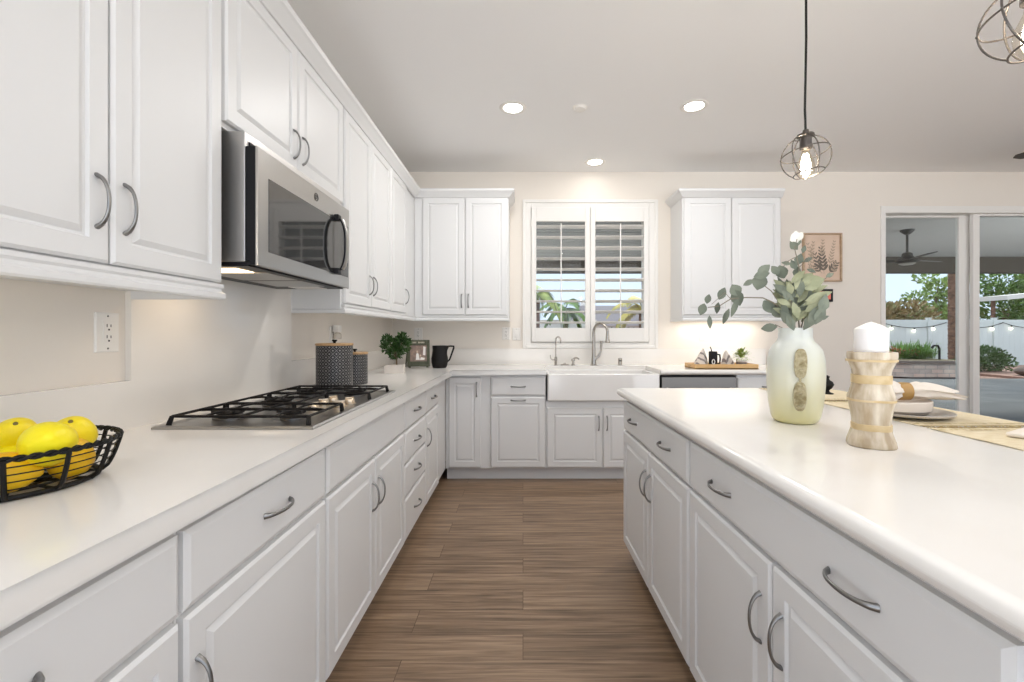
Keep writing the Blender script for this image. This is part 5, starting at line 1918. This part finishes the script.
fx = 10.6
names = ['pale vinyl fence panel seen left of the palm trunk, next to the door edge', 'pale vinyl fence panel directly behind the palm trunk', 'pale vinyl fence panel behind the dark rounded shrub',
         'pale vinyl fence panel beyond the right edge of the glass']
for i in range(4):
    fence_panel(fx + i * 2.55, fx + (i + 1) * 2.55, FYY, names[i])


def string_lights(x0, x1, y, label, n, sag, z0=1.62):
    r = thing('string_lights', label, 'string lights', ((x0 + x1) / 2, y, 0), 0, 'string lights along the fence')
    a = (x1 - x0) / 2
    spans = 2
    pts = []
    for i in range(41):
        t = i / 40
        ph = (t * spans) % 1.0
        pts.append((-a + 2 * a * t, 0, z0 - sag * 4 * ph * (1 - ph)))
    MB().tube(pts, 0.012, 6).build('cable', M_BLACK, r)
    for i in (0, 20, 40):
        MB().tube([pts[i], (pts[i][0], 0.055, pts[i][2] + 0.01)], 0.008, 6).build('hook', M_BLACK, r)
    for i in range(n):
        t = (i + 0.5) / n
        p = pts[int(t * 40)]
        s = MB().lathe([(0, -0.01), (0.022, -0.01), (0.022, -0.08), (0, -0.08)], 12).build('bulb_socket', M_BLACK, r, loc=p)
        MB().lathe([(0.015, -0.08), (0.034, -0.11), (0.034, -0.14), (0.016, -0.17), (0, -0.174)], 14).build('bulb', M_EMIT_BULB, r, loc=p)
    return r


string_lights(11.4, 16.4, 17.425, 'string of small globe lights sagging along the left stretch of fence', 6, 0.20)
string_lights(16.5, 20.7, 17.425, 'string of small globe lights along the right stretch of fence, past the door stile', 6, 0.20)

# raised brick planter, with grass and a palm trunk behind it
pb = thing('raised_planter', 'curved raised brick planter with a dark stone cap on the patio', 'planter', (12.05, 13.6, OG), 0)


def arc_prism(mb, r0, r1, a0, a1, z0, z1, n=28):
    P = [(r1 * cos(a0 + (a1 - a0) * i / n), r1 * sin(a0 + (a1 - a0) * i / n)) for i in range(n + 1)]
    Q = [(r0 * cos(a1 + (a0 - a1) * i / n), r0 * sin(a1 + (a0 - a1) * i / n)) for i in range(n + 1)]
    mb.prism(P + Q, z0, z1)
    return mb


PB = [(-1.45, 0.5), (-1.35, -0.35), (-0.9, -0.68), (0.78, -0.72), (0.78, 1.2), (-1.45, 1.2)]
MB().prism(PB, 0.0, 0.40).build('brick_wall', M_BRICK, pb)
MB().prism([(x * 1.04 - 0.02, y * 1.06) for x, y in PB], 0.40, 0.475).build('cap', M_CAPSTONE, pb)
MB().prism([(x * 0.86, y * 0.8) for x, y in PB], 0.47, 0.485).build('soil', M_SOIL, pb)
gs = thing('ornamental_grass', 'bright green grassy clump growing in the raised brick planter', 'shrub', (11.92, 13.85, OG + 0.486), 0)
m = MB()
rnd = random.Random(21)
for k in range(900):
    a = rnd.uniform(0, 2 * pi)
    e_ = rnd.uniform(0.55, 1.5)
    bx, by = rnd.uniform(-0.55, 0.55), rnd.uniform(-0.25, 0.25)
    d = Vector((cos(a) * cos(e_) * 1.2, sin(a) * cos(e_), sin(e_)))
    m.leaf((bx, by, 0), d, (-d.x, -d.y, 0.6), rnd.uniform(0.35, 0.66), 0.026, 'oval', 0.25)
m.build('blades', mat('bright_grass', (0.20, 0.36, 0.06), 0.6, col2=(0.09, 0.20, 0.03), vscale=4), gs, recalc=False)
m = MB()
leaf_cloud(m, [(-0.62, -0.20, 0.20, 0.22, 0.15, 0.14), (-0.2, -0.22, 0.18, 0.2, 0.1, 0.10)], 90, 0.08, seed=5)
m.build('red_flowers', mat('red_flower', (0.42, 0.13, 0.06), 0.7), gs, recalc=False)
tag(MB().tube([(12.40, 13.40, OG + 0.47), (12.40, 13.40, OG + 0.80), (12.35, 13.40, OG + 0.90), (12.23, 13.40, OG + 0.90), (12.17, 13.40, OG + 0.83)], 0.03, 8).build('garden_spout', M_BLACK), 'black hooked pipe standing on the brick planter beside the palm trunk', 'pipe')

pt_ = thing('palm_tree', 'tall palm with rough reddish trunk outside the sliding door', 'tree', (14.57, 15.2, OG + 0.03), 0)
m = MB()
prof = [(0, 0), (0.20, 0)]
for i in range(60):
    z = 0.05 + i * 0.105
    prof += [(0.150, z), (0.172, z + 0.07), (0.165, z + 0.10)]
prof.append((0, 6.5))
m.lathe(prof, 20, wob=lambda a, z: 1 + 0.05 * sin(7 * a + 40 * z))
m.build('trunk', M_BARK, pt_, 50)


def fronds(mb, c, n, L_, droop, seed, width=0.045, leafl=0.42):
    rnd = random.Random(seed)
    for k in range(n):
        a = 2 * pi * k / n + rnd.uniform(-0.2, 0.2)
        e0 = rnd.uniform(-0.1, 1.2)
        P = []
        p = Vector(c)
        d = Vector((cos(a) * cos(e0), sin(a) * cos(e0), sin(e0)))
        st = L_ / 14
        for i in range(15):
            P.append(p.copy())
            p = p + d * st
            d = (d + Vector((0, 0, -droop / 14))).normalized()
        mb.tube(P, [0.02 * (1 - i / 16) for i in range(15)], 4)
        for i in range(2, 15):
            t = i / 14
            tg_ = (P[i] - P[i - 1]).normalized()
            sd_ = tg_.cross(Vector((0, 0, 1)))
            if sd_.length < 1e-3:
                continue
            sd_.normalize()
            for q in range(2):
                b0 = P[i - 1].lerp(P[i], q * 0.5)
                for sg in (-1, 1):
                    mb.leaf(b0, tg_ * 0.8 + sd_ * sg + Vector((0, 0, -0.35)), (0, 0, 1), leafl * (1.15 - 0.8 * t) * rnd.uniform(0.8, 1.1), width, 'oval', 0.3)


m = MB()
fronds(m, (0, 0, 6.4), 16, 2.4, 1.6, 3)
m.build('crown', M_PALM, pt_, recalc=False)


def bush(name, label, x, y, blobs, n, size, material, z0=OG - 0.04, cat='shrub', trunk=None, group=None, seed=1, shape='ovate'):
    r = thing(name, label, cat, (x, y, z0), 0, group)
    leaf_cloud(MB(), blobs, n, size, shape, seed=seed).build('foliage', material, r, recalc=False)
    if trunk:
        m = MB()
        for (p, q, r0, r1) in trunk:
            mid = (Vector(p) + Vector(q)) / 2 + Vector((0.05, 0.03, 0))
            m.tube([p, tuple(mid), q], [r0, (r0 + r1) / 2, r1], 8)
        m.build('trunk', M_STEM, r)
    return r


bush('garden_shrub', 'dark green rounded shrub on the gravel bed in front of the fence', 14.95, 14.6, [(0, 0, 0.42, 0.62, 0.5, 0.40), (-0.5, 0, 0.30, 0.35, 0.4, 0.28), (0.5, 0, 0.30, 0.35, 0.4, 0.28)], 2600, 0.085,
     mat('dark_shrub_leaf', (0.085, 0.155, 0.035), 0.6, col2=(0.04, 0.085, 0.02), vscale=4), seed=8, z0=OG + 0.03)
tag(MB().ball((0, 0, 0.10), (0.55, 0.3, 0.16), 20, 10).build('garden_rock', mat('dark_rock', (0.12, 0.085, 0.07), 0.9, bump=0.8, bscale=8)), 'low dark rock on the red gravel at the right edge of the glass', 'rock').location = (14.9, 13.1, OG + 0.06)
tag(MB().prism([(14.05, 12.62), (22, 12.62), (22, 17.4), (14.05, 17.4)], OG - 0.06, OG + 0.03).build('gravel_bed', M_GRAVEL), 'bed of reddish gravel along the foot of the fence', 'gravel', kind='stuff')

# trees beyond the fence
bush('rusty_tree', 'rusty brown leafy tree behind the fence, left in the glass door', 17.2, 21, [(-0.8, 0, 1.9, 1.3, 1, 0.9), (0.7, 0, 2.0, 1.2, 1, 0.75), (-1.7, 0, 2.5, 0.6, 0.6, 0.7)], 2600, 0.20, M_TREE_R, cat='tree', seed=12,
     trunk=[((0, 0, 0), (0, 0, 1.7), 0.16, 0.1)], group='trees behind the fence')
bush('airy_tree', 'airy pale green tree behind the fence beside the palm trunk', 20.4, 22.5, [(0.1, 0, 2.1, 1.2, 0.9, 0.6), (-0.8, 0, 3.0, 0.5, 0.5, 0.35), (0.5, 0, 3.5, 0.7, 0.6, 0.5), (-0.3, 0, 4.1, 0.5, 0.5, 0.35), (0.9, 0, 2.9, 0.7, 0.6, 0.45), (1.3, 0, 3.9, 0.5, 0.5, 0.4)], 2400, 0.19, M_TREE_L, cat='tree', seed=13,
     trunk=[((0, 0, 0), (0.1, 0, 2.2), 0.14, 0.08), ((0.1, 0, 2.2), (-0.8, 0, 3.1), 0.06, 0.02), ((0.1, 0, 2.2), (0.4, 0, 3.9), 0.06, 0.02), ((0.1, 0, 2.2), (1.1, 0, 3.5), 0.05, 0.02)], group='trees behind the fence')
bush('broad_tree', 'broad mid green tree behind the fence, just right of the door stile', 23.6, 22, [(0, 0, 2.6, 1.6, 1.2, 1.2), (-0.2, 0, 3.9, 1.0, 1, 0.8), (0.9, 0, 2.0, 1.0, 1, 0.7)], 3200, 0.20, M_TREE, cat='tree', seed=14,
     trunk=[((0, 0, 0), (0, 0, 2.4), 0.2, 0.12)], group='trees behind the fence')
bush('dark_conifer', 'dark conifer behind the fence near the right edge of the picture', 28.6, 25, [(0, 0, 2.6, 1.6, 1.3, 1.0), (0, 0, 3.7, 1.2, 1, 0.8), (-0.2, 0, 4.7, 0.7, 0.6, 0.6)], 3000, 0.18, M_TREE_D, cat='tree', seed=15,
     trunk=[((0, 0, 0), (0, 0, 4.6), 0.2, 0.05)], group='trees behind the fence')
pr = thing('neighbor_patio_roof', 'pale sloping patio roof beyond the fence at the right edge', 'roof', (20.6, 19.0, OG), 0)
m = MB()
m.prism([(-1.0, 2.62), (2.4, 2.98), (2.4, 3.12), (-1.0, 2.80)], -0.8, 0.8, lambda u, v, ww: (u, ww, v))
m.build('roof_sheet', mat('pale_roof', (0.60, 0.575, 0.54), 0.8), pr)
m = MB()
m.box(-0.8, -0.7, -0.05, 0.05, 0, 2.66)
m.build('post', M_BARK, pr)
m = MB()
m.box(2.1, 2.2, -0.05, 0.05, 0, 2.95)
m.build('post', M_BARK, pr)

# seen through the kitchen window
hs = thing('neighbor_house', 'pale house with grey roof beyond the yard, seen through the right shutter', 'house', (4.2, 24, OG - 0.04), 0)
MB().box(-1.6, 4.5, 0, 6, 0, 1.75).build('wall', M_STUCCO, hs)
MB().prism([(-2.0, 1.70), (4.9, 1.70), (4.3, 2.75), (-1.2, 2.75)], -0.4, 6.4, lambda u, v, ww: (u, ww, v)).build('roof', M_ROOF, hs)
MB().box(-0.9, -0.55, 1.4, 1.8, 2.6, 3.05).build('chimney', M_STUCCO, hs)
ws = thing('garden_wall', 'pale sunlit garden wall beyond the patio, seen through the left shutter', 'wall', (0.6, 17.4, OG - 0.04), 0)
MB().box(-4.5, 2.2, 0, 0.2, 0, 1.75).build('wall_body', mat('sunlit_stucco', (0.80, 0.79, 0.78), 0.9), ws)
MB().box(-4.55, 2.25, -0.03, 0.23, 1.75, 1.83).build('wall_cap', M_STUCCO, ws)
bush('hedge', 'clipped dark green hedge outside the kitchen window, low behind the right shutter', 3.3, 15.6, [(0, 0, 0.75, 1.3, 0.5, 0.72), (-0.7, 0, 0.6, 0.7, 0.5, 0.6), (0.8, 0, 0.6, 0.7, 0.5, 0.6), (0.0, 0, 1.0, 1.2, 0.45, 0.5)], 4200, 0.085, mat('hedge_leaf', (0.055, 0.15, 0.04), 0.6, col2=(0.03, 0.085, 0.02), vscale=3), seed=9)
bush('low_bush', 'yellow-green bush low behind the left shutter', 0.75, 12.75, [(0, 0, 0.55, 0.6, 0.4, 0.5), (0.5, 0, 0.75, 0.6, 0.4, 0.45), (-0.3, 0, 0.4, 0.4, 0.4, 0.4)], 1500, 0.10, M_PALM, seed=10)
for (x, y, h, c, mt, lb, sd_) in ((0.45, 14.6, 2.55, 12, M_PALM, 'feathery green palm behind the left half of the left shutter', 31),
                                  (1.55, 16.4, 2.2, 11, M_TREE, 'grey-green palm behind the right half of the left shutter', 32),
                                  (3.75, 14.2, 2.1, 11, M_PALM_Y, 'yellowing palm behind the right half of the right shutter', 33)):
    r = thing('garden_palm', lb, 'tree', (x, y, OG - 0.04), 0, 'palms outside the kitchen window')
    MB().lathe([(0, 0), (0.13, 0), (0.10, 0.3), (0.09, h), (0, h)], 14).build('trunk', M_BARK, r)
    m = MB()
    fronds(m, (0, 0, h), c, 1.35, 2.4, sd_, 0.05, 0.40)
    m.build('crown', mt, r, recalc=False)
